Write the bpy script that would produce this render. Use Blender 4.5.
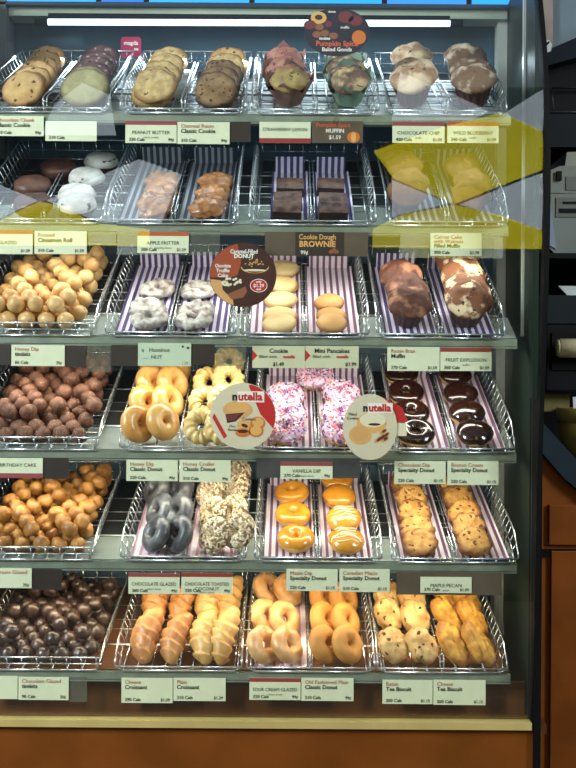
import bpy, bmesh, math, random
import numpy as np
from mathutils import Vector, Matrix, noise, Euler

for o in list(bpy.data.objects):
    bpy.data.objects.remove(o)
SC = bpy.context.scene
COL = SC.collection
R = math.radians
rnd = random.Random(7)

# ------------------------------------------------------------ camera, world, lights, exposure
F, CAMY, ZC = 1032.0, -2.4, 1.45
cam_data = bpy.data.cameras.new('camera')
cam = bpy.data.objects.new('camera', cam_data)
COL.objects.link(cam)
cam.location = (0, CAMY, ZC)
ROLL = R(0.4)                                       # the phone was held a touch askew
cam.rotation_euler = (Matrix.Rotation(R(90), 4, 'X') @ Matrix.Rotation(ROLL, 4, 'Z')).to_euler()
cam_data.sensor_fit = 'VERTICAL'
cam_data.sensor_height = 36
cam_data.lens = F * 36 / 768
cam_data.clip_start = 0.05
SC.camera = cam

SC.view_settings.view_transform = 'Standard'
SC.view_settings.look = 'None'
SC.view_settings.gamma = 1
SC.view_settings.use_curve_mapping = False
SC.view_settings.exposure = 0.0

world = bpy.data.worlds.new('world')
SC.world = world
world.use_nodes = True
world.node_tree.nodes['Background'].inputs[0].default_value = (0.72, 0.86, 1.0, 1)
world.node_tree.nodes['Background'].inputs[1].default_value = 0.32

FRONT = [114, 224, 336, 450, 560, 670]
BACK = [72, 158, 262, 372, 484, 592]
ZF = [ZC - (f - 384) / F * 2.4 for f in FRONT]
ZB = [ZC - (b - 384) / F * 2.8 for b in BACK]
TILT = [math.atan2(zb - zf, 0.4) for zf, zb in zip(ZF, ZB)]
SM = [Matrix.Translation((0, 0, zf)) @ Matrix.Rotation(t, 4, 'X') for zf, t in zip(ZF, TILT)]

def area(name, loc, rot, sx, sy, power, col, spread=180):
    l = bpy.data.lights.new(name, 'AREA')
    l.shape = 'RECTANGLE'; l.size = sx; l.size_y = sy; l.energy = power; l.color = col
    l.spread = R(spread)
    o = bpy.data.objects.new(name, l); COL.objects.link(o)
    o.location = loc; o.rotation_euler = rot
    return o

# strip lamps inside the case: one under the front of every shelf, the cool one at the top
area('shelf_strip_lamp', (-0.1, 0.30, 2.295), (R(-8), 0, 0), 1.25, 0.05, 5.2, (0.72, 0.90, 1.0))
LAMP = [(1.3, (0.78, 0.93, 1.0)), (3.1, (1.0, 0.95, 0.84)), (3.8, (1.0, 0.94, 0.80)), (3.8, (1.0, 0.92, 0.72)), (4.3, (1.0, 0.83, 0.55))]
for k, (pw, c) in enumerate(LAMP):
    area('shelf_strip_lamp', (-0.1, 0.055, ZF[k] - 0.035), (R(24), 0, 0), 1.25, 0.03, pw, c)
# unseen fill lamps added at both sides to light the tag fronts
area('room_fill_lamp', (2.9, -2.1, 2.9), (R(62), 0, R(52)), 0.6, 1.6, 90, (0.90, 0.97, 1.0))
area('room_fill_lamp', (-2.9, -2.1, 2.9), (R(62), 0, R(-52)), 0.6, 1.6, 200, (0.90, 0.97, 1.0))

# ------------------------------------------------------------ helpers
def lin(c):
    def f(v):
        v /= 255.0
        return v / 12.92 if v <= 0.04045 else ((v + 0.055) / 1.055) ** 2.4
    return (f(c[0]), f(c[1]), f(c[2]), 1)

MATS = {}
def mat(name, c1, c2=None, scale=60, rough=0.6, chips=None, bump=0.0, bscale=None, metal=0.0, coat=0.0, emit=0.0, island=None, alpha=1.0, stripes=None, detail=4, spec=0.5, lo=0.35, hi=0.65, rim=None):
    if name in MATS:
        return MATS[name]
    m = bpy.data.materials.new(name)
    m.use_nodes = True
    nt = m.node_tree; N = nt.nodes; L = nt.links
    b = N['Principled BSDF']
    b.inputs['Roughness'].default_value = rough
    b.inputs['Metallic'].default_value = metal
    b.inputs['Coat Weight'].default_value = coat
    b.inputs['Coat Roughness'].default_value = 0.12
    b.inputs['Specular IOR Level'].default_value = spec
    b.inputs['Alpha'].default_value = alpha
    b.inputs['Base Color'].default_value = lin(c1)
    if emit:
        b.inputs['Emission Color'].default_value = lin(c1)
        b.inputs['Emission Strength'].default_value = emit
    if c2 or chips or bump or stripes or island or rim:
        tc = N.new('ShaderNodeTexCoord'); oi = N.new('ShaderNodeObjectInfo')
        mu = N.new('ShaderNodeMath'); mu.operation = 'MULTIPLY'; mu.inputs[1].default_value = 7.0
        ad = N.new('ShaderNodeVectorMath'); ad.operation = 'ADD'
        L.new(oi.outputs['Random'], mu.inputs[0]); L.new(tc.outputs['Object'], ad.inputs[0]); L.new(mu.outputs[0], ad.inputs[1])
        vec = ad.outputs[0]
        col = None
        if c2:
            nz = N.new('ShaderNodeTexNoise'); nz.inputs['Scale'].default_value = scale; nz.inputs['Detail'].default_value = detail
            L.new(vec, nz.inputs['Vector'])
            cr = N.new('ShaderNodeValToRGB')
            cr.color_ramp.elements[0].position = lo; cr.color_ramp.elements[0].color = lin(c1)
            cr.color_ramp.elements[1].position = hi; cr.color_ramp.elements[1].color = lin(c2)
            L.new(nz.outputs['Fac'], cr.inputs['Fac']); col = cr.outputs['Color']
        if island:
            ge = N.new('ShaderNodeNewGeometry'); cr = N.new('ShaderNodeValToRGB'); cr.color_ramp.interpolation = 'CONSTANT'
            for i, c in enumerate(island):
                e = cr.color_ramp.elements[i] if i < 2 else cr.color_ramp.elements.new(0.99)
                e.position = i / len(island); e.color = lin(c)
            L.new(ge.outputs['Random Per Island'], cr.inputs['Fac']); col = cr.outputs['Color']
        if stripes:                                  # printed stripes running along the sheet
            sx = N.new('ShaderNodeSeparateXYZ'); L.new(tc.outputs['Object'], sx.inputs[0])
            m1 = N.new('ShaderNodeMath'); m1.operation = 'MULTIPLY'; m1.inputs[1].default_value = stripes[1]
            fr = N.new('ShaderNodeMath'); fr.operation = 'FRACT'
            gt = N.new('ShaderNodeMath'); gt.operation = 'GREATER_THAN'; gt.inputs[1].default_value = stripes[2]
            L.new(sx.outputs['X'], m1.inputs[0]); L.new(m1.outputs[0], fr.inputs[0]); L.new(fr.outputs[0], gt.inputs[0])
            mx = N.new('ShaderNodeMix'); mx.data_type = 'RGBA'
            mx.inputs['A'].default_value = lin(c1); mx.inputs['B'].default_value = lin(stripes[0])
            L.new(gt.outputs[0], mx.inputs['Factor']); col = mx.outputs['Result']
        if chips:
            dn = N.new('ShaderNodeTexNoise'); dn.inputs['Scale'].default_value = 90; L.new(vec, dn.inputs['Vector'])
            dv = N.new('ShaderNodeVectorMath'); dv.operation = 'MULTIPLY_ADD'; dv.inputs[1].default_value = (.016, .016, .016)
            L.new(dn.outputs['Color'], dv.inputs[0]); L.new(vec, dv.inputs[2])
        for (cc, cs, thr) in (chips or []):
            vo = N.new('ShaderNodeTexVoronoi'); vo.inputs['Scale'].default_value = cs
            L.new(dv.outputs[0], vo.inputs['Vector'])
            lt = N.new('ShaderNodeMath'); lt.operation = 'LESS_THAN'; lt.inputs[1].default_value = thr
            L.new(vo.outputs['Distance'], lt.inputs[0])
            mx = N.new('ShaderNodeMix'); mx.data_type = 'RGBA'
            if col: L.new(col, mx.inputs['A'])
            else: mx.inputs['A'].default_value = lin(c1)
            mx.inputs['B'].default_value = lin(cc)
            L.new(lt.outputs[0], mx.inputs['Factor']); col = mx.outputs['Result']
        if rim:                                      # browner baked edge: (colour, radius where it starts, radius where it is full)
            sx = N.new('ShaderNodeSeparateXYZ'); L.new(tc.outputs['Object'], sx.inputs[0])
            cb = N.new('ShaderNodeCombineXYZ'); L.new(sx.outputs['X'], cb.inputs['X']); L.new(sx.outputs['Y'], cb.inputs['Y'])
            ln = N.new('ShaderNodeVectorMath'); ln.operation = 'LENGTH'; L.new(cb.outputs[0], ln.inputs[0])
            mr = N.new('ShaderNodeMapRange'); mr.inputs['From Min'].default_value = rim[1]; mr.inputs['From Max'].default_value = rim[2]
            L.new(ln.outputs['Value'], mr.inputs['Value'])
            mx = N.new('ShaderNodeMix'); mx.data_type = 'RGBA'; L.new(mr.outputs['Result'], mx.inputs['Factor'])
            if col: L.new(col, mx.inputs['A'])
            else: mx.inputs['A'].default_value = lin(c1)
            mx.inputs['B'].default_value = lin(rim[0]); col = mx.outputs['Result']
        if col: L.new(col, b.inputs['Base Color'])
        if bump:
            nb = N.new('ShaderNodeTexNoise'); nb.inputs['Scale'].default_value = bscale or scale * 2; nb.inputs['Detail'].default_value = 5
            L.new(vec, nb.inputs['Vector'])
            bp = N.new('ShaderNodeBump'); bp.inputs['Strength'].default_value = bump; bp.inputs['Distance'].default_value = 0.004
            L.new(nb.outputs['Fac'], bp.inputs['Height']); L.new(bp.outputs['Normal'], b.inputs['Normal'])
    MATS[name] = m
    return m

def clear_mat(name, tint, refl, rough=0.0, haze=0.0, hazecol=(1, 1, 1)):
    """thin clear sheet: mostly passes light, mirrors a part of it"""
    if name in MATS: return MATS[name]
    m = bpy.data.materials.new(name); m.use_nodes = True
    nt = m.node_tree; N = nt.nodes; L = nt.links
    N.remove(N['Principled BSDF'])
    tr = N.new('ShaderNodeBsdfTransparent'); tr.inputs[0].default_value = (*tint, 1)
    gl = N.new('ShaderNodeBsdfGlossy'); gl.inputs['Roughness'].default_value = rough
    mx = N.new('ShaderNodeMixShader'); mx.inputs[0].default_value = refl
    L.new(tr.outputs[0], mx.inputs[1]); L.new(gl.outputs[0], mx.inputs[2])
    last = mx.outputs[0]
    if haze:
        df = N.new('ShaderNodeBsdfDiffuse'); df.inputs[0].default_value = (*hazecol, 1)
        m2 = N.new('ShaderNodeMixShader'); m2.inputs[0].default_value = haze
        L.new(last, m2.inputs[1]); L.new(df.outputs[0], m2.inputs[2]); last = m2.outputs[0]
    L.new(last, N['Material Output'].inputs['Surface'])
    MATS[name] = m
    return m

class MB:
    """collects vertices and faces of ONE part, then links it"""
    def __init__(s): s.v = []; s.f = []; s.mi = []; s.sm = []
    def add(s, vs, fs, mi=0, smooth=False):
        b = len(s.v); s.v.extend(tuple(v) for v in vs)
        for f in fs:
            s.f.append(tuple(b + i for i in f)); s.mi.append(mi); s.sm.append(smooth)
    def box(s, a, b, mi=0, M=None):
        vs = [Vector((x, y, z)) for z in (a[2], b[2]) for y in (a[1], b[1]) for x in (a[0], b[0])]
        if M is not None: vs = [M @ v for v in vs]
        s.add(vs, [(0, 2, 3, 1), (4, 5, 7, 6), (0, 1, 5, 4), (2, 6, 7, 3), (1, 3, 7, 5), (0, 4, 6, 2)], mi)
    def tube(s, pts, r, n=6, mi=0, closed=False, cap=True):
        pts = [Vector(p) for p in pts]; m = len(pts); rings = []
        for i, p in enumerate(pts):
            a = pts[i - 1] if (i > 0 or closed) else p
            c = pts[(i + 1) % m] if (i < m - 1 or closed) else p
            t = (c - a).normalized()
            up = Vector((0, 0, 1)) if abs(t.z) < 0.9 else Vector((1, 0, 0))
            e1 = t.cross(up).normalized(); e2 = t.cross(e1)
            rings.append([p + (e1 * math.cos(2 * math.pi * k / n) + e2 * math.sin(2 * math.pi * k / n)) * r for k in range(n)])
        vs = [v for rg in rings for v in rg]; fs = []
        for i in range(m if closed else m - 1):
            j = (i + 1) % m
            for k in range(n):
                fs.append((i * n + k, i * n + (k + 1) % n, j * n + (k + 1) % n, j * n + k))
        if not closed and cap:
            fs.append(tuple(range(n))[::-1]); fs.append(tuple((m - 1) * n + k for k in range(n)))
        s.add(vs, fs, mi, True)
    def grid(s, fn, nu, nv, cu=True, cv=False, mi=0, smooth=True, flip=False):
        """fn(i, j) -> point; cu / cv: closed in u / v"""
        vs = [fn(i, j) for i in range(nu) for j in range(nv)]; fs = []
        for i in range(nu if cu else nu - 1):
            for j in range(nv if cv else nv - 1):
                a, b, c, d = i * nv + j, ((i + 1) % nu) * nv + j, ((i + 1) % nu) * nv + (j + 1) % nv, i * nv + (j + 1) % nv
                fs.append((a, d, c, b) if flip else (a, b, c, d))
        s.add(vs, fs, mi, smooth)
    def mesh(s, name, *mats):
        me = bpy.data.meshes.new(name)
        me.from_pydata(s.v, [], s.f)
        me.polygons.foreach_set('material_index', s.mi)
        me.polygons.foreach_set('use_smooth', s.sm)
        for m in mats: me.materials.append(m)
        me.update()
        return me
    def build(s, name, mats, parent=None):
        return link(name, s.mesh(name, *(mats if isinstance(mats, (list, tuple)) else [mats])), parent)

def link(name, me, parent=None):
    o = bpy.data.objects.new(name, me); COL.objects.link(o)
    if parent is not None: o.parent = parent
    return o

def tag(o, label=None, cat=None, group=None, kind=None):
    if label: o['label'] = label
    if cat: o['category'] = cat
    if group: o['group'] = group
    if kind: o['kind'] = kind
    return o

def thing(name, label, cat, loc=(0, 0, 0), rot=(0, 0, 0), group=None):
    o = bpy.data.objects.new(name, None); COL.objects.link(o)
    o.location = loc; o.rotation_euler = rot; o.empty_display_size = 0.05
    return tag(o, label, cat, group)

def level(px, py):
    x, y = px - 288, py - 384
    return 288 + x * math.cos(ROLL) + y * math.sin(ROLL), 384 - x * math.sin(ROLL) + y * math.cos(ROLL)

def at(px, py, Y):
    px, py = level(px, py)
    d = Y - CAMY
    return Vector(((px - 288) / F * d, Y, ZC - (py - 384) / F * d))

def on(r, px, py, h=0.0):
    """the point of shelf r, h above its sloping top, that lies at this pixel: in the shelf's own axes"""
    px, py = level(px, py)
    inv = SM[r].inverted()
    o = inv @ Vector((0, CAMY, ZC)); d = inv.to_3x3() @ Vector(((px - 288) / F, 1, -(py - 384) / F))
    t = (h - o.z) / d.z
    return o + d * t

def put(o, r, p, rot=(0, 0, 0)):
    M = SM[r] @ Matrix.Translation(p) @ Euler(rot, 'XYZ').to_matrix().to_4x4()
    o.location = M.to_translation(); o.rotation_euler = M.to_euler()

def fbm(p, f, seed, oct=3):
    s, a = 0.0, 1.0
    q = Vector(p) * f + Vector((seed * 3.17, seed * 1.31, seed * 7.7))
    for _ in range(oct):
        s += a * noise.noise(q); q = q * 2.03; a *= 0.5
    return s

# ------------------------------------------------------------ materials of the place
M_STEEL = mat('brushed_steel', (190, 198, 196), rough=0.32, metal=1.0)
M_WIRE = mat('chrome_wire', (215, 222, 226), rough=0.25, metal=0.85)
M_RAIL = mat('shelf_rail_metal', (140, 150, 134), (124, 134, 120), 30, rough=0.45, metal=0.35)
M_SHELF = mat('dark_shelf_sheet', (26, 28, 28), (18, 20, 22), 12, rough=0.55)
M_LEDGE = mat('pale_shelf_ledge', (150, 160, 152), (132, 142, 136), 20, rough=0.45, metal=0.2)
M_BACK = mat('case_back_panel', (44, 82, 104), (38, 72, 92), 4, rough=0.45)
M_BLACK = mat('black_rubber', (8, 9, 11), rough=0.6, spec=0.12)
M_DARK = mat('dark_plastic', (13, 16, 22), (9, 11, 16), 9, rough=0.6, spec=0.12)
M_WOOD = mat('orange_wood_veneer', (116, 62, 18), (100, 54, 10), 7, rough=0.5, detail=6, spec=0.2)
M_DECK = mat('brown_deck', (104, 62, 26), (88, 52, 20), 8, rough=0.4)
M_TAG = mat('cream_card', (222, 228, 196), (216, 222, 190), 30, rough=0.5)
M_INK = mat('dark_ink', (44, 46, 36), rough=0.7)
M_RED = mat('red_ink', (176, 60, 44), rough=0.6)
M_BAND = mat('maroon_band', (150, 52, 44), rough=0.6)
M_ACRYL = clear_mat('clear_acrylic', (0.86, 0.88, 0.84), 0.07, 0.1, 0.10, (0.5, 0.5, 0.42))
M_GLASS = clear_mat('case_glass', (0.97, 0.985, 0.98), 0.068)

# ------------------------------------------------------------ the setting
mb = MB(); mb.box((-3.5, -3.5, -0.1), (3.5, 1.7, 0)); tag(mb.build('floor', mat('floor_tile', (92, 84, 74), (80, 72, 64), 3, rough=0.5)), kind='structure')
mb = MB(); mb.box((-3.5, 1.6, 0), (3.5, 1.7, 3.6)); tag(mb.build('wall_back', mat('back_wall_paint', (84, 96, 100), (78, 88, 92), 3, rough=0.7)), kind='structure')
mb = MB(); mb.box((-3.5, -3.5, 0), (3.5, -3.4, 4.6)); tag(mb.build('wall_front', mat('front_wall_paint', (30, 32, 34), (26, 28, 30), 3, rough=0.8)), kind='structure')

# ------------------------------------------------------------ the display case
GP = [(-30, -.02), (0, -.05), (60, -.105), (130, -.135), (250, -.13), (340, -.11), (480, -.08), (600, -.06), (720, -.045)]
_z = np.array([ZC - (p - 384) / F * (2.4 + y) for p, y in GP]); _y = np.array([y for p, y in GP])
GPOLY = np.polyfit(_z - 1.45, _y, 5)
def glass_y(z): return float(np.polyval(GPOLY, z - 1.45))
ZTOP, ZSILL = at(0, -14, -0.03).z, at(0, 722, -0.04).z

case = thing('display_case', 'tall bakery display case with curved glass front, steel shelves and wooden base', 'display case', (0, 0, 0))
NG = 70
zs = [ZSILL + (ZTOP - ZSILL) * i / NG for i in range(NG + 1)]
XL, XR = -0.80, 0.562
mb = MB()
for dy in (0, .005):
    mb.grid(lambda i, j: ((XL, XR)[i], glass_y(zs[j]) + dy, zs[j]), 2, NG + 1, cu=False, flip=dy > 0)
for x in (XL, XR):
    mb.grid(lambda i, j: (x, glass_y(zs[j]) + .005 * i, zs[j]), 2, NG + 1, cu=False, smooth=False)
for z in (zs[0], zs[-1]):
    y = glass_y(z); mb.add([(XL, y, z), (XR, y, z), (XR, y + .005, z), (XL, y + .005, z)], [(0, 1, 2, 3)])
mb.build('glass_front', M_GLASS, case)
mb = MB()                                            # black edge trim that follows the curve of the glass
def edge_pt(i, j):
    z = zs[j]; y = glass_y(z); w = .010
    return [(XR, y - .004, z), (XR + w, y - .004, z), (XR + w, y + .03, z), (XR, y + .03, z)][i]
mb.grid(edge_pt, 4, NG + 1, cu=True, smooth=False); mb.build('glass_edge_trim', M_BLACK, case)
# back, ends, corner posts
mb = MB(); mb.box((-0.86, 0.50, 0.30), (0.64, 0.52, at(288, 3, .5).z)); mb.build('back_panel', M_BACK, case)
mb = MB()
for s in (-1, 1):
    pass
def slab_between(mb, a, b, z0, z1, th):
    a, b = Vector((a[0], a[1], 0)), Vector((b[0], b[1], 0)); n = Vector((b.y - a.y, a.x - b.x, 0)).normalized() * th
    vs = [(p.x, p.y, z) for z in (z0, z1) for p in (a, b, b + n, a + n)]
    mb.add(vs, [(3, 2, 1, 0), (4, 5, 6, 7), (0, 1, 5, 4), (1, 2, 6, 5), (2, 3, 7, 6), (3, 0, 4, 7)])
M_END = mat('end_panel_glass', (36, 46, 38), (30, 40, 34), 4, rough=0.4, spec=0.12)
mb = MB(); slab_between(mb, (0.562, -0.03), (0.603, 0.50), 0.35, 2.50, 0.012); mb.build('end_panel', M_END, case)
mb = MB(); slab_between(mb, (-0.862, 0.50), (-0.815, -0.03), 0.35, 2.50, 0.012); mb.build('end_panel', M_END, case)
mb = MB(); mb.box((0.572, 0.44, 0.55), (0.597, 0.49, 2.475)); mb.build('corner_post', mat('post_metal', (196, 204, 196), rough=.35, metal=.3), case)
mb = MB(); mb.box((0.5655, 0.10, 1.57), (0.571, 0.115, 2.44)); mb.build('corner_post', mat('post_metal', (0, 0, 0)), case)
a = at(-10, 100, 0.42); b = at(7, 100, 0.42)
mb = MB(); mb.box((a.x - .06, 0.40, 1.0), (b.x, 0.49, 2.49)); mb.box((b.x, 0.42, 1.0), (b.x + .008, 0.44, 2.38)); mb.build('corner_post', mat('left_post_metal', (92, 100, 104), rough=.4, metal=.3), case)
# roof beam, fluorescent tube
p0, p1 = at(288, 17.5, .42), at(288, 9, .42)
mb = MB(); mb.box((-0.77, .42, p0.z), (0.592, .48, p1.z)); mb.build('lamp_housing', mat('housing_metal', (160, 176, 160), (150, 166, 152), 10, rough=.5), case)
mb = MB(); mb.box((-0.85, .40, p1.z), (0.66, .50, at(288, 3.5, .40).z)); mb.build('roof_panel', mat('navy_metal', (18, 54, 84), (14, 46, 74), 8, rough=.4), case)
ta, tb = at(48, 22, .40), at(450, 23.5, .40)
mb = MB(); mb.tube([ta, tb], 0.0085, 12); mb.build('fluorescent_tube', mat('tube_glow', (214, 240, 255), emit=2.6), case)
mb = MB()
for p, s in ((ta, -1), (tb, 1)): mb.tube([p, p + Vector((s * .035, 0, 0))], 0.010, 10)
mb.box((ta.x, .40, at(250, 20, .4).z), (tb.x, .42, at(250, 17, .42).z)); mb.build('tube_socket', M_DARK, case)
# shelves: front rail, pale ledge, rod, dark sheet
XS = [0.512, 0.508, 0.530, 0.530, 0.533, 0.520]
for r in range(6):
    M = SM[r]; x0, x1 = -0.79, XS[r]
    sh = MB(); sh.box((x0, 0.11, -0.010), (x1 - .01, 0.455, -0.003), 0, M)
    so = sh.build('shelf', M_DECK if r == 5 else M_SHELF, case)
    sh = MB(); sh.box((x0, 0.0, -0.008), (x1, 0.11, -0.001), 0, M); sh.build('ledge', M_DECK if r == 5 else M_LEDGE, so)
    sh = MB(); sh.box((x0, -0.010, ZF[r] - 0.021), (x1, 0.004, ZF[r] - 0.004)); sh.box((x0, -0.012, ZF[r] - 0.026), (x1, 0.010, ZF[r] - 0.0225)); sh.build('front_rail', M_RAIL, so)
    sh = MB(); sh.tube([M @ Vector((x0, .122, -.005)), M @ Vector((x1 - .02, .122, -.005))], .0045, 8)
    for v in (.20, .25, .33): sh.tube([M @ Vector((x0, v, -.0022)), M @ Vector((x1 - .02, v, -.0022))], .0016, 5)
    sh.build('support_rod', M_STEEL, so)
    for x in (x0 + .02, x1 - .03):
        sh = MB(); sh.box((x, .10, -.035), (x + .012, .475, -.010), 0, M); sh.build('bracket', M_DARK, so)
# bottom of the case
zd = at(288, 719, 0.0).z
mb = MB(); mb.box((-0.86, -0.03, zd - .02), (0.60, 0.50, zd)); mb.build('bottom_deck', M_DECK, case)
mb = MB(); mb.box((-0.80, .020, zd), (0.56, .030, ZF[5] - .03)); mb.build('deck_fill_board', M_DECK, case)  # board added to catch room light in place of the lit deck
za, zb = at(288, 727, -.05).z, at(288, 720, -.05).z
mb = MB(); mb.box((-0.86, -0.062, za), (0.558, -0.034, zb)); mb.build('sill_strip', mat('sill_metal', (196, 176, 112), (184, 164, 102), 12, rough=.4, metal=.2), case)
mb = MB(); mb.box((-0.86, -0.05, 0.0), (0.566, 0.50, za)); mb.build('base_cabinet', M_WOOD, case)
mb = MB(); mb.box((0.563, -0.062, 0.5), (0.578, -0.0, 1.42)); mb.build('end_trim', M_BLACK, case)

# menu screens on the wall above the case, lit blue
for k, (x0, x1, c) in enumerate([(-20, 98, (20, 150, 255)), (99, 146, (10, 104, 200)), (147, 252, (34, 150, 235)), (253, 385, (16, 150, 255)), (386, 470, (40, 130, 225)), (471, 545, (16, 150, 255))]):
    a, b = at(x0, 4, 1.50), at(x1 - 1, -60, 1.50)
    s = MB(); s.box((a.x, 1.52, a.z), (b.x, 1.58, b.z)); o = s.build('menu_screen', M_DARK)
    tag(o, ['bright blue menu screen above the oat cookies, first of the row', 'deep blue narrow menu screen above the magenta card', 'pale blue menu screen above the peanut butter cookies', 'bright blue menu screen above the dark oval pumpkin sign', 'mid blue menu screen above the chocolate chip muffins', 'bright blue menu screen at the far end above the case corner post'][k], 'screen', group='menu screens above the case')
    s = MB(); s.box((a.x + .006, 1.515, a.z + .006), (b.x - .006, 1.52, b.z)); s.build('display', mat('screen_blue' + str(k), c, emit=0.9), o)

# ------------------------------------------------------------ food shapes: every kind returns [(part name, mesh), ...], the first being the thing itself
def m_blob(name, m, rx, ry, rz, seed, amp=.1, f=40, nu=20, nv=13, flat=None, spike=0):
    b = MB()
    def fn(i, j):
        th = 2 * math.pi * i / nu; ph = math.pi * j / (nv - 1)
        d = Vector((math.sin(ph) * math.cos(th), math.sin(ph) * math.sin(th), -math.cos(ph)))
        k = 1 + amp * fbm(Vector((d.x * rx, d.y * ry, d.z * rz)), f, seed)
        z = d.z * rz * k
        if flat is not None and z < -flat * rz: z = -flat * rz + (z + flat * rz) * .15
        return (d.x * rx * k, d.y * ry * k, z)
    b.grid(fn, nu, nv)
    return b.mesh(name, m)

def m_torus(name, m, Rm, rm, sz=1.0, seed=0, amp=.06, f=40, nu=30, nv=14, v0=None, v1=None, grow=1.0, wavy=0.0, ridge=0, ridge_amp=0, twist=0, squash=1.0):
    b = MB(); full = v0 is None
    def fn(i, j):
        u = 2 * math.pi * i / nu
        if full: v = 2 * math.pi * j / nv; k = 1
        else:
            t = j / (nv - 1); w = wavy * noise.noise(Vector((math.cos(u) * 2.2, math.sin(u) * 2.2, seed * 1.7)))
            v = R(v0 - w * 60) + (R(v1 + w * 40) - R(v0 - w * 60)) * t
            k = .93 if j in (0, nv - 1) else 1
        rr = rm * grow * k
        c = Vector((math.cos(u), math.sin(u), 0))
        if ridge: rr *= 1 + ridge_amp * math.cos(ridge * u + twist * v)
        p = c * (Rm + rr * math.cos(v)) + Vector((0, 0, rr * math.sin(v) * sz))
        if amp: p += (c * math.cos(v) + Vector((0, 0, math.sin(v)))) * rm * amp * fbm(p, f, seed)
        p.y *= squash
        return p
    b.grid(fn, nu, nv, cu=True, cv=full)
    return b.mesh(name, m)

def m_lathe(name, m, prof, n=28, seed=0, amp=0.0, f=40, flute=0, flute_amp=0, ax=1.0, ay=1.0):
    b = MB()
    def fn(i, j):
        u = 2 * math.pi * i / n; r, z = prof[j]
        k = 1 + (flute_amp * (1 if i % 2 else -1) if flute else 0)
        p = Vector((r * k * math.cos(u), r * k * math.sin(u), z))
        if amp:
            nn = fbm(p, f, seed); p = Vector((p.x * (1 + amp * nn), p.y * (1 + amp * nn), p.z + amp * .030 * fbm(p, f * 1.7, seed + 9)))
        return (p.x * ax, p.y * ay, p.z)
    b.grid(fn, n, len(prof), smooth=not flute)
    return b.mesh(name, m)

def dense(pr, k=3):
    out = []
    for (a, b), (c, d) in zip(pr, pr[1:]): out += [(a + (c - a) * i / k, b + (d - b) * i / k) for i in range(k)]
    return out + [pr[-1]]

CRUST = dict(rough=.62, bump=.35)
M_DOUGH = mat('fried_dough', (206, 150, 78), (184, 122, 56), 26, **CRUST)
M_DOUGHP = mat('pale_fried_dough', (226, 186, 118), (206, 156, 88), 26, **CRUST)
M_HONEY = mat('honey_glazed_dough', (226, 176, 104), (206, 146, 72), 22, rough=.3, coat=.5, bump=.15)
M_CREAM = mat('honey_cruller_dough', (238, 214, 150), (222, 184, 108), 30, rough=.32, coat=.4, bump=.2)

def cookie(name, m, r=.046, t=.012, amp=.10):
    def f(s):
        pr = [(0, -t / 2), (r * .9, -t / 2), (r, -t * .2), (r * .97, t * .22), (r * .8, t * .48), (r * .4, t * .6), (0, t * .6)]
        return [(name, m_lathe(name, m, dense(pr, 2), 36, s, amp, 60))]
    return f

def donut_hole(m, r=.022, amp=.10, coat=None):
    return lambda s: [('donut_hole', m_blob('donut_hole', m, r * (1 + .06 * math.sin(s * 3)), r * (1 - .05 * math.sin(s * 2)), r * .93, s, amp, 42, 16, 11))]

def ring(m, mi=None, Rm=.028, rm=.0165, sz=.9, amp=.07, f=40, icing='icing', top=None, squash=1.0, wavy=.35):
    def f_(s):
        out = [('ring_donut', m_torus('ring_donut', m, Rm, rm, sz, s, amp, f, squash=squash))]
        if mi: out.append((icing, m_torus(icing, mi, Rm, rm, sz, s, amp, f, nv=11, v0=5, v1=185, grow=1.09, wavy=wavy, squash=squash)))
        if top: out.append(top(s, Rm, rm, sz))
        return out
    return f_

def speckle(name, m, n, size, long=2.2, lift=1.1):
    def f(s, Rm, rm, sz):
        q = random.Random(s * 13 + 5); b = MB()
        for _ in range(n):
            u = q.uniform(0, 2 * math.pi); v = R(q.uniform(-12, 188)); rr = rm * lift
            n_ = Vector((math.cos(u) * math.cos(v), math.sin(u) * math.cos(v), math.sin(v)))
            p = Vector((math.cos(u) * (Rm + rr * math.cos(v)), math.sin(u) * (Rm + rr * math.cos(v)), rr * math.sin(v) * sz))
            t = n_.orthogonal().normalized(); t.rotate(Matrix.Rotation(q.uniform(0, 6.28), 3, n_)); w = n_.cross(t)
            L_, W_ = size * long * q.uniform(.7, 1.2) / 2, size / 2
            vs = [p + t * a * L_ + w * c * W_ + n_ * h for h in (-W_, W_ * 1.2) for a, c in ((-1, -1), (1, -1), (1, 1), (-1, 1))]
            b.add(vs, [(4, 5, 6, 7), (0, 1, 5, 4), (1, 2, 6, 5), (2, 3, 7, 6), (3, 0, 4, 7)])
        return (name, b.mesh(name, m))
    return f

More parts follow.
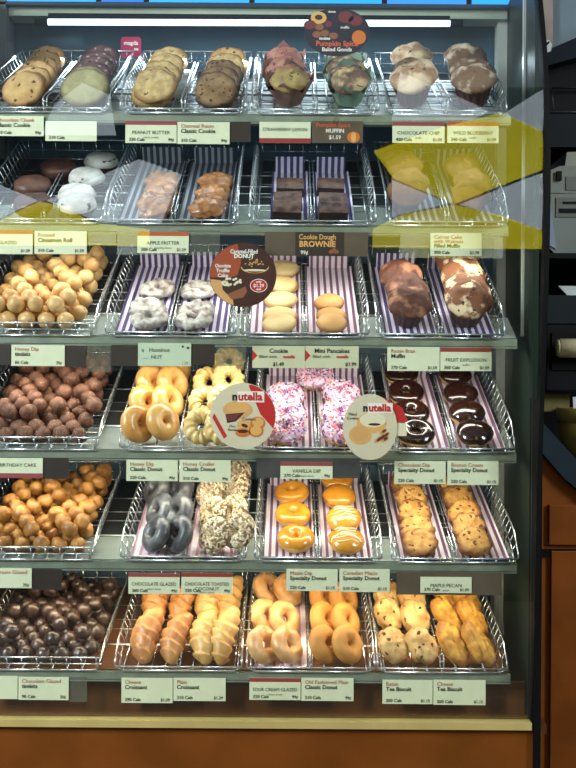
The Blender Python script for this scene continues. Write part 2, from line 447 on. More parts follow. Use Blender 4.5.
def filled(m, mi, r=.043, h=.024, icing='icing', amp=.05, lo=.62, streak=None):
    """round filled donut with a cap of icing"""
    def f(s):
        out = [('filled_donut', m_blob('filled_donut', m, r, r, h, s, amp, 26, 24, 14, flat=.75))]
        if mi:
            b = MB(); nu, nv = 26, 8
            def fn(i, j):
                th = 2 * math.pi * i / nu; w = .16 * noise.noise(Vector((math.cos(th) * 2, math.sin(th) * 2, s * 2.1)))
                ph = (math.pi * (lo - .06 + w) ) * j / (nv - 1)
                d = Vector((math.sin(ph) * math.cos(th), math.sin(ph) * math.sin(th), math.cos(ph)))
                g = 1.045 if j < nv - 1 else .98
                k = g * (1 + amp * fbm(Vector((d.x * r, d.y * r, d.z * h)), 26, s))
                return (d.x * r * k, d.y * r * k, d.z * h * k + .0006)
            b.grid(fn, nu, nv, flip=True); out.append((icing, b.mesh(icing, mi)))
        if streak:
            q = random.Random(s); b = MB()
            for k in range(5):
                y = -.022 + .011 * k; w = math.sqrt(max(0, .036 ** 2 - y * y)) * q.uniform(.6, .95)
                b.tube([(x, y + .003 * math.sin(x * 160 + k), h * 1.06 * math.sqrt(max(.05, 1 - (x * x + y * y) / r ** 2))) for x in np.linspace(-w, w, 7)], .0022, 5)
            out.append(('icing_drizzle', b.mesh('icing_drizzle', streak)))
        return out
    return f

def cruller(m):
    return lambda s: [('cruller_donut', m_torus('cruller_donut', m, .027, .0165, .95, s, .05, 40, 72, 14, ridge=12, ridge_amp=.17, twist=2))]

def muffin(m, wrap, top=1.0, extra=None, wrapname='paper_cup'):
    def f(s):
        b = MB(); nu, nv = 24, 12
        def fn(i, j):
            th = 2 * math.pi * i / nu; t = j / (nv - 1); ph = math.pi * (.66 * t)
            r_ = .047 * math.sin(ph) * 1.02 if t < .8 else .047 * (1 - .45 * (t - .8) / .2)
            p = Vector((math.cos(th) * r_, math.sin(th) * r_, .030 + .026 * math.cos(ph) * top))
            k = 1 + .13 * fbm(p, 45, s)
            return (p.x * k, p.y * k, p.z * (1 + .1 * fbm(p, 60, s + 3)))
        b.grid(fn, nu, nv, flip=True)
        out = [('muffin', b.mesh('muffin', m))]
        out.append((wrapname, m_lathe(wrapname, wrap, [(0, -.018), (.029, -.018), (.040, .026), (.0385, .026), (.030, .0)], 36, s, flute=1, flute_amp=.03)))
        if extra: out.append(extra(s))
        return out
    return f

def collar(m):
    """crumpled square of baking paper standing round a muffin"""
    def f(s):
        b = MB(); nu = 28
        def fn(i, j):
            th = 2 * math.pi * i / nu; t = j / 4
            r_ = (.031 + .022 * t) * (1 + .10 * t * math.sin(5 * th + s)); z = -.019 + .058 * t + .012 * t * math.sin(4 * th + s) + .006 * t * math.sin(9 * th)
            return (math.cos(th) * r_, math.sin(th) * r_, z)
        b.grid(fn, nu, 5); return ('paper_collar', b.mesh('paper_collar', m))
    return f

def muffin_in_collar(m, paper):
    def f(s): return muffin(m, paper)(s) + [collar(paper)(s)]
    return f

def fritter(m, r=(.040, .034, .018)):
    return lambda s: [('apple_fritter', m_blob('apple_fritter', m, *r, s, .34, 75, 30, 20, flat=.6))]

def brownie(m, mt):
    def f(s):
        b = MB(); n = 9; w, d, h = .034, .022, .014
        def top(i, j):
            x, y = -w + 2 * w * i / n, -d + 2 * d * j / n
            e = min(1, (1 - abs(x) / w) * 8, (1 - abs(y) / d) * 8)
            return (x, y, h * (.86 + .14 * max(0, e)) + .004 * fbm(Vector((x, y, 0)), 70, s) * max(.2, e))
        c = MB(); c.grid(top, n + 1, n + 1, cu=False)
        pr = [(i, 0) for i in range(n)] + [(n, j) for j in range(n)] + [(n - i, n) for i in range(n)] + [(0, n - j) for j in range(n)]
        def side(k, j):
            p = Vector(top(*pr[k])); return (p.x, p.y, p.z if j == 3 else -h + (p.z + h) * j / 3 + (.0 if j == 0 else .0015 * noise.noise(p * 200 + Vector((j, s, 0)))))
        b.grid(side, len(pr), 4, flip=False, smooth=False)
        return [('brownie', b.mesh('brownie', m)), ('crackled_top', c.mesh('crackled_top', mt))]
    return f

def roll(m, mi):
    """cinnamon roll: spiral bun, icing on top if mi"""
    def f(s):
        b = MB(); nu = 30
        pr = [(0, -.018), (.036, -.018), (.045, -.006), (.046, .006), (.040, .017), (.034, .013), (.028, .019), (.020, .015), (.013, .021), (0, .020)]
        out = [('cinnamon_roll', m_lathe('cinnamon_roll', m, pr, nu, s, .08, 50))]
        if mi:
            pr2 = [(0, .0255), (.014, .0255), (.027, .024), (.038, .0205), (.046, .010), (.0475, .001), (.0465, -.002)]
            out.append(('icing', m_lathe('icing', mi, pr2, nu, s + 4, .07, 36)))
        return out
    return f

def croissant(m, L=.158, rr=.033):
    def f(s):
        b = MB(); nu, nv = 60, 16
        def fn(i, j):
            t = .5 - .5 * math.cos(math.pi * i / (nu - 1)); v = 2 * math.pi * j / nv; a = (t - .5) * 1.0
            c = Vector(((1 - math.cos(a)) * .12, math.sin(a) * L * 1.02, 0)); nrm = Vector((math.cos(a), -math.sin(a) * .0, 0))
            w = (1 - abs(2 * t - 1) ** 6) ** .5 * (.66 + .34 * math.sin(math.pi * t))
            st = (t * 6.0 + .25 * math.sin(v + s) + .35 * noise.noise(Vector((t * 4, s, math.cos(v) * .8)))) % 1.0
            rg = rr * w * (0.76 + .32 * st) * (1 + .06 * fbm(Vector((t * .2, math.cos(v) * .03, math.sin(v) * .03)), 30, s))
            p = c + nrm * rg * math.cos(v) + Vector((0, 0, rg * .92 * math.sin(v)))
            return p
        b.grid(lambda i, j: fn(i, j), nu, nv, cu=False, cv=True)
        b.add([fn(0, j) for j in range(nv)], [tuple(range(nv))[::-1]], 0, True); b.add([fn(nu - 1, j) for j in range(nv)], [tuple(range(nv))], 0, True)
        return [('croissant', b.mesh('croissant', m))]
    return f

def biscuit(m, a=.030, bb=.046, t=.032):
    def f(s):
        pr = [(0, -t * .5), (.85, -t * .5), (.97, -t * .34), (1.0, 0), (.95, t * .30), (.78, t * .46), (.4, t * .54), (0, t * .56)]
        return [('tea_biscuit', m_lathe('tea_biscuit', m, dense(pr, 3), 40, s, .16, 2.2, ax=a, ay=bb))]
    return f

def pat(name, m, rx=.041, h=.017):
    return lambda s: [(name, m_blob(name, m, rx, rx * .92, h, s, .07, 28, 24, 14, flat=.55))]

CHOC = mat('chocolate_icing', (46, 22, 14), (34, 15, 10), 30, rough=.16, coat=.7)
MAPLE = mat('maple_icing', (222, 152, 48), (206, 132, 36), 18, rough=.2, coat=.6)
PINKW = mat('vanilla_icing', (222, 184, 206), (206, 166, 192), 20, rough=.35)
SPRK = mat('coloured_sprinkles', (255, 255, 255), rough=.5, island=[(226, 226, 232), (222, 96, 150), (70, 90, 176), (236, 180, 196), (100, 50, 110), (230, 130, 80), (240, 226, 236), (180, 70, 130), (240, 240, 244)])
COCO = mat('coconut_flakes', (226, 208, 172), rough=.7, island=[(226, 212, 184), (206, 186, 148), (240, 230, 210), (178, 150, 108)])
WHITEG = mat('white_glaze', (212, 212, 206), (184, 176, 168), 34, rough=.4, bump=.2)
PAPERW = mat('white_paper', (214, 220, 222), (200, 206, 210), 20, rough=.7)
PAPERG = mat('green_paper', (150, 178, 160), (126, 156, 140), 20, rough=.6)
PAPERK = mat('dark_paper', (92, 62, 56), (70, 46, 42), 24, rough=.6)

KINDS = {
 'oat_cookie': cookie('cookie', mat('oat_cookie_crumb', (206, 172, 116), (180, 140, 86), 40, rough=.75, chips=[((84, 54, 34), 55, .22)], bump=.6, rim=((128, 86, 46), .036, .046))),
 'pale_cookie': cookie('cookie', mat('pale_cookie_crumb', (208, 182, 128), (172, 142, 92), 60, rough=.75, chips=[((120, 92, 60), 60, .16)], bump=.6, rim=((134, 100, 56), .036, .046))),
 'olive_cookie': cookie('cookie', mat('olive_cookie_crumb', (170, 164, 122), (148, 140, 100), 40, rough=.75, bump=.6, rim=((92, 84, 58), .036, .046))),
 'purple_cookie': cookie('cookie', mat('purple_cookie_crumb', (112, 84, 84), (84, 60, 64), 40, rough=.75, chips=[((180, 150, 150), 60, .2)], bump=.6, rim=((44, 30, 34), .036, .046))),
 'brown_cookie': cookie('cookie', mat('brown_cookie_crumb', (150, 120, 84), (116, 88, 60), 45, rough=.75, chips=[((70, 44, 32), 70, .25)], bump=.6, rim=((62, 42, 30), .036, .046))),
 'pecan_cookie': cookie('cookie', mat('pecan_cookie_crumb', (208, 160, 86), (170, 116, 54), 50, rough=.7, chips=[((96, 48, 26), 62, .26)], bump=.9, rim=((120, 70, 32), .030, .043)), .042, .020, .20),
 'honey_hole': donut_hole(mat('honey_hole_crust', (222, 184, 124), (192, 144, 82), 24, rough=.42, coat=.25, bump=.2), .0215, .14),
 'brown_hole': donut_hole(mat('brown_hole_crust', (132, 86, 62), (90, 56, 40), 30, rough=.6, chips=[((214, 190, 160), 190, .16)], bump=.4), .0205, .18),
 'gold_hole': donut_hole(mat('gold_hole_crust', (190, 134, 62), (138, 88, 36), 34, rough=.5, coat=.2, bump=.5), .0205, .30),
 'choc_hole': donut_hole(mat('choc_hole_crust', (78, 58, 50), (50, 34, 28), 26, rough=.36, coat=.45, bump=.35), .0200, .2),
 'crusty_ring': ring(mat('sugar_crust', (206, 202, 194), (112, 98, 92), 50, rough=.5, bump=.8), None, .027, .0170, .72, .42, 60),
 'honey_ring': ring(M_HONEY, None, .0245, .0200, .92, .04, 26),
 'cruller': cruller(M_CREAM),
 'sprinkle_ring': ring(M_DOUGHP, PINKW, .027, .0180, .95, .05, top=speckle('sprinkles', SPRK, 340, .0026)),
 'choc_ring': ring(M_DOUGHP, CHOC, .0275, .0180, .85, .05),
 'choc_filled': filled(M_DOUGHP, CHOC, .043, .023),
 'maple_ring': ring(M_DOUGHP, MAPLE, .0255, .0185, .95, .04),
 'maple_filled': filled(M_DOUGHP, MAPLE, .042, .024),
 'maple_drizzled': filled(M_DOUGHP, MAPLE, .042, .024, streak=mat('cream_drizzle', (236, 218, 190), rough=.4)),
 'grey_ring': ring(mat('grey_glazed_chocolate', (104, 106, 110), (62, 62, 66), 40, rough=.38, coat=.3, bump=.3), None, .026, .0175, .95, .12, 38),
 'coconut_ring': ring(mat('toasted_coconut_base', (150, 124, 92), (116, 90, 66), 40, rough=.8), None, .026, .0175, .95, .1, top=speckle('coconut_flakes', COCO, 420, .0030, 2.6, 1.04)),
 'glazed_sour': ring(mat('sour_cream_glaze', (228, 186, 132), (206, 150, 92), 34, rough=.35, coat=.3, bump=.4), None, .027, .0180, .85, .24, 48),
 'plain_ring': ring(mat('old_fashioned_dough', (202, 144, 70), (182, 120, 50), 30, rough=.6, bump=.35), None, .0250, .0200, .9, .05),
 'filled_cookie': pat('filled_cookie', mat('pale_cookie_top', (226, 202, 150), (214, 182, 124), 22, rough=.65, bump=.2, rim=((184, 140, 78), .034, .042))),
 'brown_pancake': pat('filled_cookie', mat('tan_cookie_top', (206, 158, 98), (190, 138, 78), 22, rough=.6, bump=.2, rim=((140, 88, 42), .030, .038)), .037, .016),
 'bran_muffin': muffin(mat('bran_crumb', (86, 48, 34), (172, 118, 88), 30, rough=.75, bump=.8, lo=.50, hi=.66), PAPERK),
 'fruit_muffin': muffin(mat('fruit_crumb', (122, 74, 44), (222, 200, 160), 30, rough=.7, chips=[((70, 30, 40), 60, .2)], bump=.7, lo=.50, hi=.58), PAPERK, 1.0, None),
 'pink_muffin': muffin_in_collar(mat('strawberry_crumb', (192, 140, 116), (160, 98, 84), 36, rough=.7, chips=[((120, 60, 60), 50, .22)], bump=.6), mat('pink_paper', (176, 128, 122), (150, 100, 98), 20, rough=.6)),
 'front_muffin': muffin_in_collar(mat('yellow_crumb', (178, 158, 84), (138, 110, 66), 36, rough=.7, chips=[((90, 60, 50), 50, .22)], bump=.6), mat('brown_paper', (134, 102, 92), (110, 80, 74), 20, rough=.6)),
 'pumpkin_muffin': muffin_in_collar(mat('pumpkin_crumb', (110, 82, 64), (206, 176, 130), 30, rough=.7, bump=.8, lo=.48, hi=.62), PAPERG),
 'chip_muffin': muffin(mat('chip_crumb', (170, 130, 100), (228, 204, 170), 30, rough=.7, chips=[((60, 36, 32), 60, .2)], bump=.8, lo=.42, hi=.6), PAPERK),
 'berry_muffin': muffin(mat('berry_crumb', (120, 90, 64), (206, 188, 166), 30, rough=.7, bump=.8, lo=.5, hi=.62), PAPERK),
 'carrot_muffin': muffin(mat('carrot_crumb', (128, 88, 44), (96, 62, 30), 34, rough=.7, bump=.6), PAPERK),
 'fritter': fritter(mat('fritter_glaze', (190, 134, 82), (126, 78, 46), 46, rough=.38, coat=.4, bump=.5)),
 'brownie': brownie(mat('brownie_crumb', (48, 30, 26), (30, 19, 18), 50, rough=.75, bump=.5), mat('brownie_crust', (104, 74, 58), (48, 30, 26), 46, rough=.55, bump=.6)),
 'bare_roll': roll(mat('cinnamon_dough', (92, 58, 44), (64, 40, 33), 30, rough=.5, bump=.4), None),
 'iced_roll': roll(mat('cinnamon_dough', (0, 0, 0)), WHITEG),
 'cheese_croissant': croissant(mat('croissant_crust', (192, 138, 80), (160, 100, 50), 20, rough=.45, coat=.15, bump=.4)),
 'plain_croissant': croissant(mat('pale_croissant_crust', (204, 164, 98), (176, 128, 66), 20, rough=.45, coat=.15, bump=.4)),
 'raisin_biscuit': biscuit(mat('raisin_biscuit_crumb', (222, 192, 132), (186, 140, 78), 26, rough=.7, chips=[((66, 36, 24), 48, .22)], bump=.8, rim=((160, 112, 56), .034, .046)), .036, .046, .034),
 'cheese_biscuit': biscuit(mat('cheese_biscuit_crumb', (208, 160, 62), (162, 104, 32), 40, rough=.65, bump=.9, rim=((136, 84, 26), .034, .054)), .030, .056, .026),
 'lid': lambda s: [('plastic_lid', m_lathe('plastic_lid', clear_mat('clear_lid', (.9, .92, .94), .15, .15, .40, (.8, .86, .9)), [(0, .004), (.026, .004), (.028, .0), (.030, .0), (.030, -.003), (0, -.003)], 24))],
}
_cache = {}
def parts_of(kind, variant):
    k = (kind, variant)
    if k not in _cache: _cache[k] = KINDS[kind](variant + 1)
    return _cache[k]

QUEUE = []
def food(kind, name, label, cat, group, r, p, rot=(0, 0, 0), scale=1.0, nvar=3, px=None, lift=None):
    var = rnd.randrange(nvar); pr = parts_of(kind, var)
    root = link(name or pr[0][0], pr[0][1]); tag(root, label, cat, group)
    root.scale = (scale,) * 3
    for pn, me in pr[1:]:
        c = link(pn, me, root)
        if pn in ('sprinkles', 'coconut_flakes'): tag(c, kind='stuff')
    if px is None: put(root, r, p, rot)
    else: QUEUE.append((root, kind, var, r, px, rot, scale, lift))
    return root

from mathutils.bvhtree import BVHTree
_solid = {}
def solid(kind, var):
    if (kind, var) not in _solid:
        vs, fs = [], []
        for pn, me in parts_of(kind, var):
            if pn in ('sprinkles', 'coconut_flakes'): continue
            a = np.empty(len(me.vertices) * 3, np.float32); me.vertices.foreach_get('co', a)
            b = sum(len(v) for v in vs); vs.append(a.reshape(-1, 3)); fs += [tuple(b + i for i in q.vertices) for q in me.polygons]
        _solid[(kind, var)] = (np.concatenate(vs), fs)
    return _solid[(kind, var)]

def world_tree(M, meshes):
    vs, fs = [], []
    for me in meshes:
        b = len(vs); vs += [M @ q.co for q in me.vertices]; fs += [tuple(b + k for k in q.vertices) for q in me.polygons]
    a = np.array([v[:] for v in vs]); return a.min(0), a.max(0), BVHTree.FromPolygons(vs, fs)

def settle(fixed):
    """rest every queued thing on its basket or liner, leaning on what already lies behind it; fixed: {shelf: [(lo, hi, tree)]}"""
    done = {k: list(fixed.get(k, [])) for k in range(6)}
    for root, kind, var, r, (px, py), rot, scale, lift in QUEUE:
        v, f = solid(kind, var)
        Rm = np.array(Euler(rot, 'XYZ').to_matrix()) * scale
        lv = v @ Rm.T; base = .0090 - lv[:, 2].min()
        if kind == 'sprinkle_ring': base += .0016
        if kind == 'coconut_ring': base += .0030
        S = np.array(SM[r]); best = None
        for k in range(9):
            for dx in (0, -.004, .004, -.009, .009, -.014, .014):
                h = base + .0020 * k; p = on(r, px, py, h); p.x += dx; p.y = max(p.y, -.014 - lv[:, 1].min())
                wv = (lv + np.array(p)) @ S[:3, :3].T + S[:3, 3]; lo, hi = wv.min(0), wv.max(0)
                tree = None; hit = 0
                for (lo2, hi2, t2) in done[r]:
                    d = np.minimum(hi, hi2) - np.maximum(lo, lo2)
                    if (d > 0).all() and np.prod(d) > 8e-5:
                        if tree is None: tree = BVHTree.FromPolygons(wv.tolist(), f)
                        if tree.overlap(t2): hit += 1
                if best is None or hit < best[0]: best = (hit, p, lo, hi, wv)
                if not hit: break
            if not best[0]: break
        put(root, r, best[1], rot); done[r].append((best[2], best[3], BVHTree.FromPolygons(best[4].tolist(), f)))

# ------------------------------------------------------------ wire baskets
FIXED = {k: [] for k in range(6)}
def basket(r, px0, px1, label, front=.016, side=.055, divider=True, depth=.43, cull=None):
    u0, u1 = (level(px0, FRONT[r])[0] - 288) / 430.0, (level(px1, FRONT[r])[0] - 288) / 430.0
    root = thing('wire_basket', label, 'basket', group='wire baskets on the shelves')
    put(root, r, (0, 0, 0))
    v0, v1, fl = -.014, .006 + depth, (.018 if divider else .012)            # fl: how far the sides lean out
    a, b = u0 + fl, u1 - fl
    hs = lambda v: front + (side - front) * min(1, max(0, (v - v0) / .07)) ** .6
    m = MB(); w = .0022
    m.tube([(u0, v0, front), (u1, v0, front)], w, 6)                                   # rim, all round
    for s in (u0, u1): m.tube([(s, v0, front)] + [(s, v, hs(v)) for v in np.linspace(v0 + .01, v1, 10)], w, 6)
    m.tube([(u0, v1, side), (u1, v1, side)], w, 6)
    m.build('rim', M_WIRE, root)
    m = MB(); wf = .0012
    for k in range(9): x = a + (b - a) * k / 8; m.tube([(x, v0, .0045), (x, v1, .0045)], wf, 5)
    for k in range(6): y = v0 + (v1 - v0) * k / 5; m.tube([(a, y, .0022), (b, y, .0022)], wf, 5)
    m.build('floor_grid', M_WIRE, root)
    for s, t in ((u0, a), (u1, b)):
        m = MB(); n = 15
        for k in range(n + 1):
            v = v0 + (v1 - v0) * k / n
            m.tube([(t, v, .0045), (s, v, hs(v))], .0013, 5)
        m.tube([(t, v0, .0045), (t, v1, .0045)], w * .8, 5)
        q = .5
        m.tube([(t + (s - t) * q, v, .0045 + (hs(v) - .0045) * q) for v in np.linspace(v0, v1, 10)], .0012, 5)
        m.build('side_grid', M_WIRE, root)
    m = MB()
    for k in range(9): x = a + (b - a) * k / 8; m.tube([(x, v0, .003), (x, v0, front)], .0013, 5)
    m.tube([(a, v0, .0045), (b, v0, .0045)], w, 6)
    if front > .03: m.tube([(u0, v0, front * .55), (u1, v0, front * .55)], .0015, 5)
    m.build('front_grid', M_WIRE, root)
    m = MB()
    for k in range(8): x = a + (b - a) * k / 7; m.tube([(x, v1, .003), (x, v1, side)], .0013, 5)
    m.tube([(a, v1, .0045), (b, v1, .0045)], .0016, 5); m.tube([(a, v1, side * .5), (b, v1, side * .5)], .0013, 5)
    m.build('back_grid', M_WIRE, root)
    if divider:
        c = (u0 + u1) / 2; m = MB(); d = .0045
        for s in (-d, d): m.tube([(c + s, v0 + .012, .022), (c + s, v0 + .02, .034), (c + s, v1, .040)], .0016, 5)
        m.tube([(c - d, v0 + .012, .004), (c - d, v0 + .012, .022)] + [(c - d * math.cos(t), v0 + .012, .022 + d * math.sin(t)) for t in np.linspace(0, math.pi, 7)] + [(c + d, v0 + .012, .022), (c + d, v0 + .012, .004)], .0018, 6)
        m.build('divider', M_WIRE, root)
    FIXED[r].append(world_tree(SM[r], [q.data for q in bpy.data.objects if q.parent == root]))
    return root

TAGS_OF = [['two cookie tags', 'peanut butter tag', 'strawberry tag', 'chocolate chip tag'],
           ['frosted cinnamon roll tag', 'apple fritter tag', 'cookie dough brownie card', 'carrot cake tag'],
           ['honey dip donut hole tag', 'handwritten tag', 'filled cookie tag', 'fruit explosion tag'],
           ['birthday cake tag', 'honey cruller tag', 'vanilla dip tag', 'boston cream tag'],
           ['cut off glazed tag', 'chocolate toasted coconut tag', 'maple dip tag', 'maple pecan tag'],
           ['chocolate glazed donut hole tag', 'plain croissant tag', 'sour cream glazed tag', 'raisin tea biscuit tag']]
BX = [[(-18, 110), (122, 246), (252, 378), (386, 505)],
      [(-18, 106), (110, 238), (250, 375), (386, 506)],
      [(-28, 97), (107, 236), (241, 368), (376, 503)],
      [(-28, 101), (121, 243), (254, 380), (392, 513)],
      [(-30, 96), (122, 246), (255, 381), (391, 517)],
      [(-26, 103), (116, 242), (247, 374), (377, 506)]]
ROWN = ['top shelf', 'second shelf from the top', 'third shelf from the top', 'fourth shelf from the top', 'fifth shelf from the top', 'lowest shelf']
for r in range(6):
    for c in range(4):
        pile = c == 0 and r >= 2
        basket(r, *BX[r][c], 'wire basket on the %s, above the %s' % (ROWN[r], TAGS_OF[r][c]), front=.036 if pile else .014, side=.056, divider=not pile)

# ------------------------------------------------------------ striped paper liners
def liner(r, px0, px1, label, m, v1=.40, turn=.0125):
    mid = (px0 + px1) / 2; bx_ = [q for q in BX[r] if q[0] < mid < q[1]][0]; cc = (bx_[0] + bx_[1]) / 2
    e0, e1, ec = [(level(q, FRONT[r])[0] - 288) / 430.0 for q in (*bx_, cc)]
    if r == 1 and 250 < mid < 375: u0, u1 = (ec - .094, ec - .012) if mid < cc else (ec + .012, ec + .094)
    else: u0, u1 = (e0 + .024, ec - .012) if mid < cc else (ec + .012, e1 - .024)
    c = (u0 + u1) / 2; w = (u1 - u0) / 2
    root = MB(); n = 6
    prof = [(-w - .004, turn), (-w, turn - .002), (-w + .004, .0072), (w - .004, .0072), (w, turn - .002), (w + .004, turn)]
    th = .0006
    def fn(i, j):
        v = -.004 + (v1 + .004) * i / n
        if j < 6: x, z = prof[j]
        else: x, z = prof[11 - j]; z += th; x *= .997
        return (x, v, z)
    root.grid(fn, n + 1, 12, cu=False, cv=True, smooth=False)
    o = root.build('paper_liner', m); put(o, r, (c, 0, 0)); FIXED[r].append(world_tree(SM[r] @ Matrix.Translation((c, 0, 0)), [o.data])); tag(o, label, 'paper liner', 'striped paper liners')
    b = MB(); b.box((-w + .004, v1 - .002, .0075), (w - .004, v1, .050)); b.build('turned_up_flap', m, o)
    return o
S_PURPLE = mat('purple_striped_paper', (74, 62, 112), rough=.6, stripes=((222, 216, 232), 62, .52))
S_PLUM = mat('plum_striped_paper', (112, 76, 106), rough=.6, stripes=((226, 214, 226), 62, .42))
S_PINK = mat('pink_striped_paper', (176, 136, 158), rough=.6, stripes=((226, 210, 222), 50, .35))
S_GREY = mat('grey_striped_paper', (66, 74, 92), rough=.6, stripes=((176, 180, 188), 62, .55))
for a in [(1, 124, 178, 'grey striped paper liner under the apple fritters, half nearer the cinnamon rolls', S_GREY),
          (1, 184, 232, 'grey striped paper liner under the apple fritters, half nearer the brownies', S_GREY),
          (1, 268, 308, 'purple striped paper liner under the brownies nearer the fritters', S_PURPLE, .33),
          (1, 312, 352, 'purple striped paper liner under the brownies nearer the carrot muffins', S_PURPLE, .33),
          (1, 395, 443, 'grey striped paper liner under the carrot muffins nearer the brownies', S_GREY),
          (1, 449, 500, 'grey striped paper liner under the carrot muffins beside the corner post', S_GREY),
          (2, 132, 178, 'purple striped paper liner under the sugar crusted donuts beside the donut holes', S_PURPLE),
          (2, 184, 228, 'purple striped paper liner under the sugar crusted donuts behind the caramel sign', S_PURPLE),
          (2, 258, 301, 'plum striped paper liner under the pale filled cookies', S_PLUM),
          (2, 307, 352, 'plum striped paper liner under the short column of tan cookies', S_PLUM),
          (2, 384, 435, 'purple striped paper liner under the bran muffins', S_PURPLE),
          (2, 442, 490, 'purple striped paper liner under the fruit muffins', S_PURPLE),
          (3, 262, 314, 'plum striped paper liner under the sprinkle donuts nearer the crullers', S_PLUM),
          (3, 320, 372, 'plum striped paper liner under the sprinkle donuts behind the cream sign', S_PLUM),
          (3, 400, 449, 'plum striped paper liner under the chocolate ring donuts', S_PLUM),
          (3, 455, 504, 'plum striped paper liner under the chocolate filled donuts', S_PLUM),
          (4, 130, 185, 'pink striped paper liner under the grey glazed donuts', S_PINK),
          (4, 190, 240, 'pink striped paper liner under the coconut donuts', S_PINK),
          (4, 268, 316, 'plum striped paper liner under the maple ring donuts', S_PLUM),
          (4, 322, 374, 'plum striped paper liner under the maple filled donuts', S_PLUM),
          (4, 398, 449, 'plum striped paper liner under the pecan cookies nearer the maple donuts', S_PLUM),
          (4, 455, 508, 'plum striped paper liner under the pecan cookies beside the case end', S_PLUM),
          (5, 250, 306, 'pink striped paper liner under the sour cream glazed donuts', S_PINK)]:
    liner(*a)

# ------------------------------------------------------------ heaps of donut holes
def heap(kind, r, px0, px1, rad, label, group, vmax, second=.5, seed=1):
    q = random.Random(seed)
    u0, u1 = (level(px0, FRONT[r])[0] - 288) / 430.0 + .014 + rad, (level(px1, FRONT[r])[0] - 288) / 430.0 - .012 - rad
    sp = rad * 2.1; base = []
    v, k = rad - .004, 0
    while v < vmax:
        u = u0 + (sp / 2 if k % 2 else 0)
        while u <= u1 + .002:
            base.append((u, v)); u += sp
        v += sp * .872; k += 1
    allp = [(u, v, rad + .0065) for u, v in base]
    for (u, v) in base:
        if q.random() < second and u + sp / 2 < u1 + .004 and v < vmax - sp:
            allp.append((u + sp / 2, v + sp * .29, rad + .0065 + rad * 1.66))
    for (u, v, h) in allp:
        p = (u + q.uniform(-.0012, .0012), v + q.uniform(-.0012, .0012), h + q.uniform(0, .0015))
        w = SM[r] @ Vector(p); px = 288 + w.x / (w.y - CAMY) * F
        if px < -8: continue
        food(kind, 'donut_hole', label, 'donut hole', group, r, p, (q.uniform(0, 6), q.uniform(0, 6), q.uniform(0, 6)), q.uniform(.93, 1.0), 5)
heap('honey_hole', 2, *BX[2][0], .0215, 'pale honey glazed donut hole heaped in the wire basket above the honey dip tag', 'honey glazed donut holes', .41, .62, 3)
heap('brown_hole', 3, *BX[3][0], .0205, 'brown speckled donut hole heaped in the wire basket above the birthday cake tag', 'brown speckled donut holes', .41, .55, 5)
heap('gold_hole', 4, *BX[4][0], .0205, 'golden crusty donut hole heaped in the wire basket under the birthday cake tag', 'golden donut holes', .41, .6, 8)
heap('choc_hole', 5, *BX[5][0], .0200, 'dark chocolate glazed donut hole heaped in the lowest wire basket', 'dark chocolate donut holes', .41, .5, 11)

# ------------------------------------------------------------ rows and stacks of baking
ORD = ['frontmost', 'second from front', 'third from front', 'fourth from front', 'fifth from front', 'sixth from front', 'seventh from front', 'eighth from front']
def line(kind, name, cat, label, group, r, pts, lean=0, yaw=0, h=.03, scale=1.0, jit=3, roll_=0, first=0):
    kinds = kind if isinstance(kind, (list, tuple)) else [kind] * len(pts)
    for i, (px, py) in reversed(list(enumerate(pts))):      # the rearmost lies down first
        food(kinds[i], name, label.format(ORD[i + first]), cat, group, r, None, (R(lean + rnd.uniform(-jit, jit)), R(roll_ + rnd.uniform(-jit, jit)), R(yaw + rnd.uniform(-jit, jit) * 2)), scale, px=(px, py))

def chain(p0, p1, n): return [(p0[0] + (p1[0] - p0[0]) * i / (n - 1), p0[1] + (p1[1] - p0[1]) * i / (n - 1)) for i in range(n)]

# top shelf
line(['oat_cookie'] * 7, 'oatmeal_cookie', 'cookie', 'pale tan speckled cookie, {} in the leaning stack at the case corner', 'tan cookies', 0, chain((25, 93), (46, 61), 7), 38, -8, .040, 1.1)
line(['olive_cookie'] * 3 + ['purple_cookie'] * 4, 'chocolate_cookie', 'cookie', 'greyish cookie, {} in the leaning stack next to the magenta card', 'grey and purple cookies', 0, chain((79, 96), (99, 62), 7), 36, -4, .040, 1.2)
line(['pale_cookie'] * 6, 'peanut_butter_cookie', 'cookie', 'pale yellow cookie, {} in the leaning stack above the peanut butter tag', 'peanut butter cookies', 0, chain((148, 98), (168, 62), 6), 38, -4, .040, 1.12)
line(['brown_cookie'] * 4 + ['pale_cookie'] + ['oat_cookie'], 'oatmeal_raisin_cookie', 'cookie', 'cookie, {} in the leaning stack above the oatmeal raisin tag', 'raisin cookies', 0, chain((213, 98), (228, 62), 6), 38, 4, .040, 1.12)
line('lid', 'plastic_lid', 'lid', 'clear plastic lid, {} of those between the two middle cookie stacks', 'clear lids between the cookies', 0, chain((180, 92), (187, 75), 4), 30, 0, .036, .72)
line(['front_muffin'] + ['pink_muffin'] * 3, 'strawberry_muffin', 'muffin', 'muffin in torn pinkish paper, {} of the column above the strawberry tag', 'strawberry muffins', 0, [(289, 101), (288, 91), (286, 81), (284, 71)], 20, 0, .030, 1.0, 4)
line('pumpkin_muffin', 'pumpkin_muffin', 'muffin', 'muffin in green paper, {} of the column behind the pumpkin muffin card', 'pumpkin muffins', 0, [(351, 101), (347, 91), (344, 81), (342, 71)], 20, 0, .030, 1.0, 4)
line('chip_muffin', 'chocolate_chip_muffin', 'muffin', 'pale chocolate chip muffin, {} of the column above the chocolate chip tag', 'chocolate chip muffins', 0, [(416, 101), (414, 86), (411, 70)], 18, 0, .030, 1.12, 5)
line('berry_muffin', 'blueberry_muffin', 'muffin', 'brown crumb topped muffin, {} of the column above the wild blueberry tag', 'blueberry muffins', 0, [(478, 101), (471, 86), (463, 70)], 18, 0, .030, 1.12, 5)
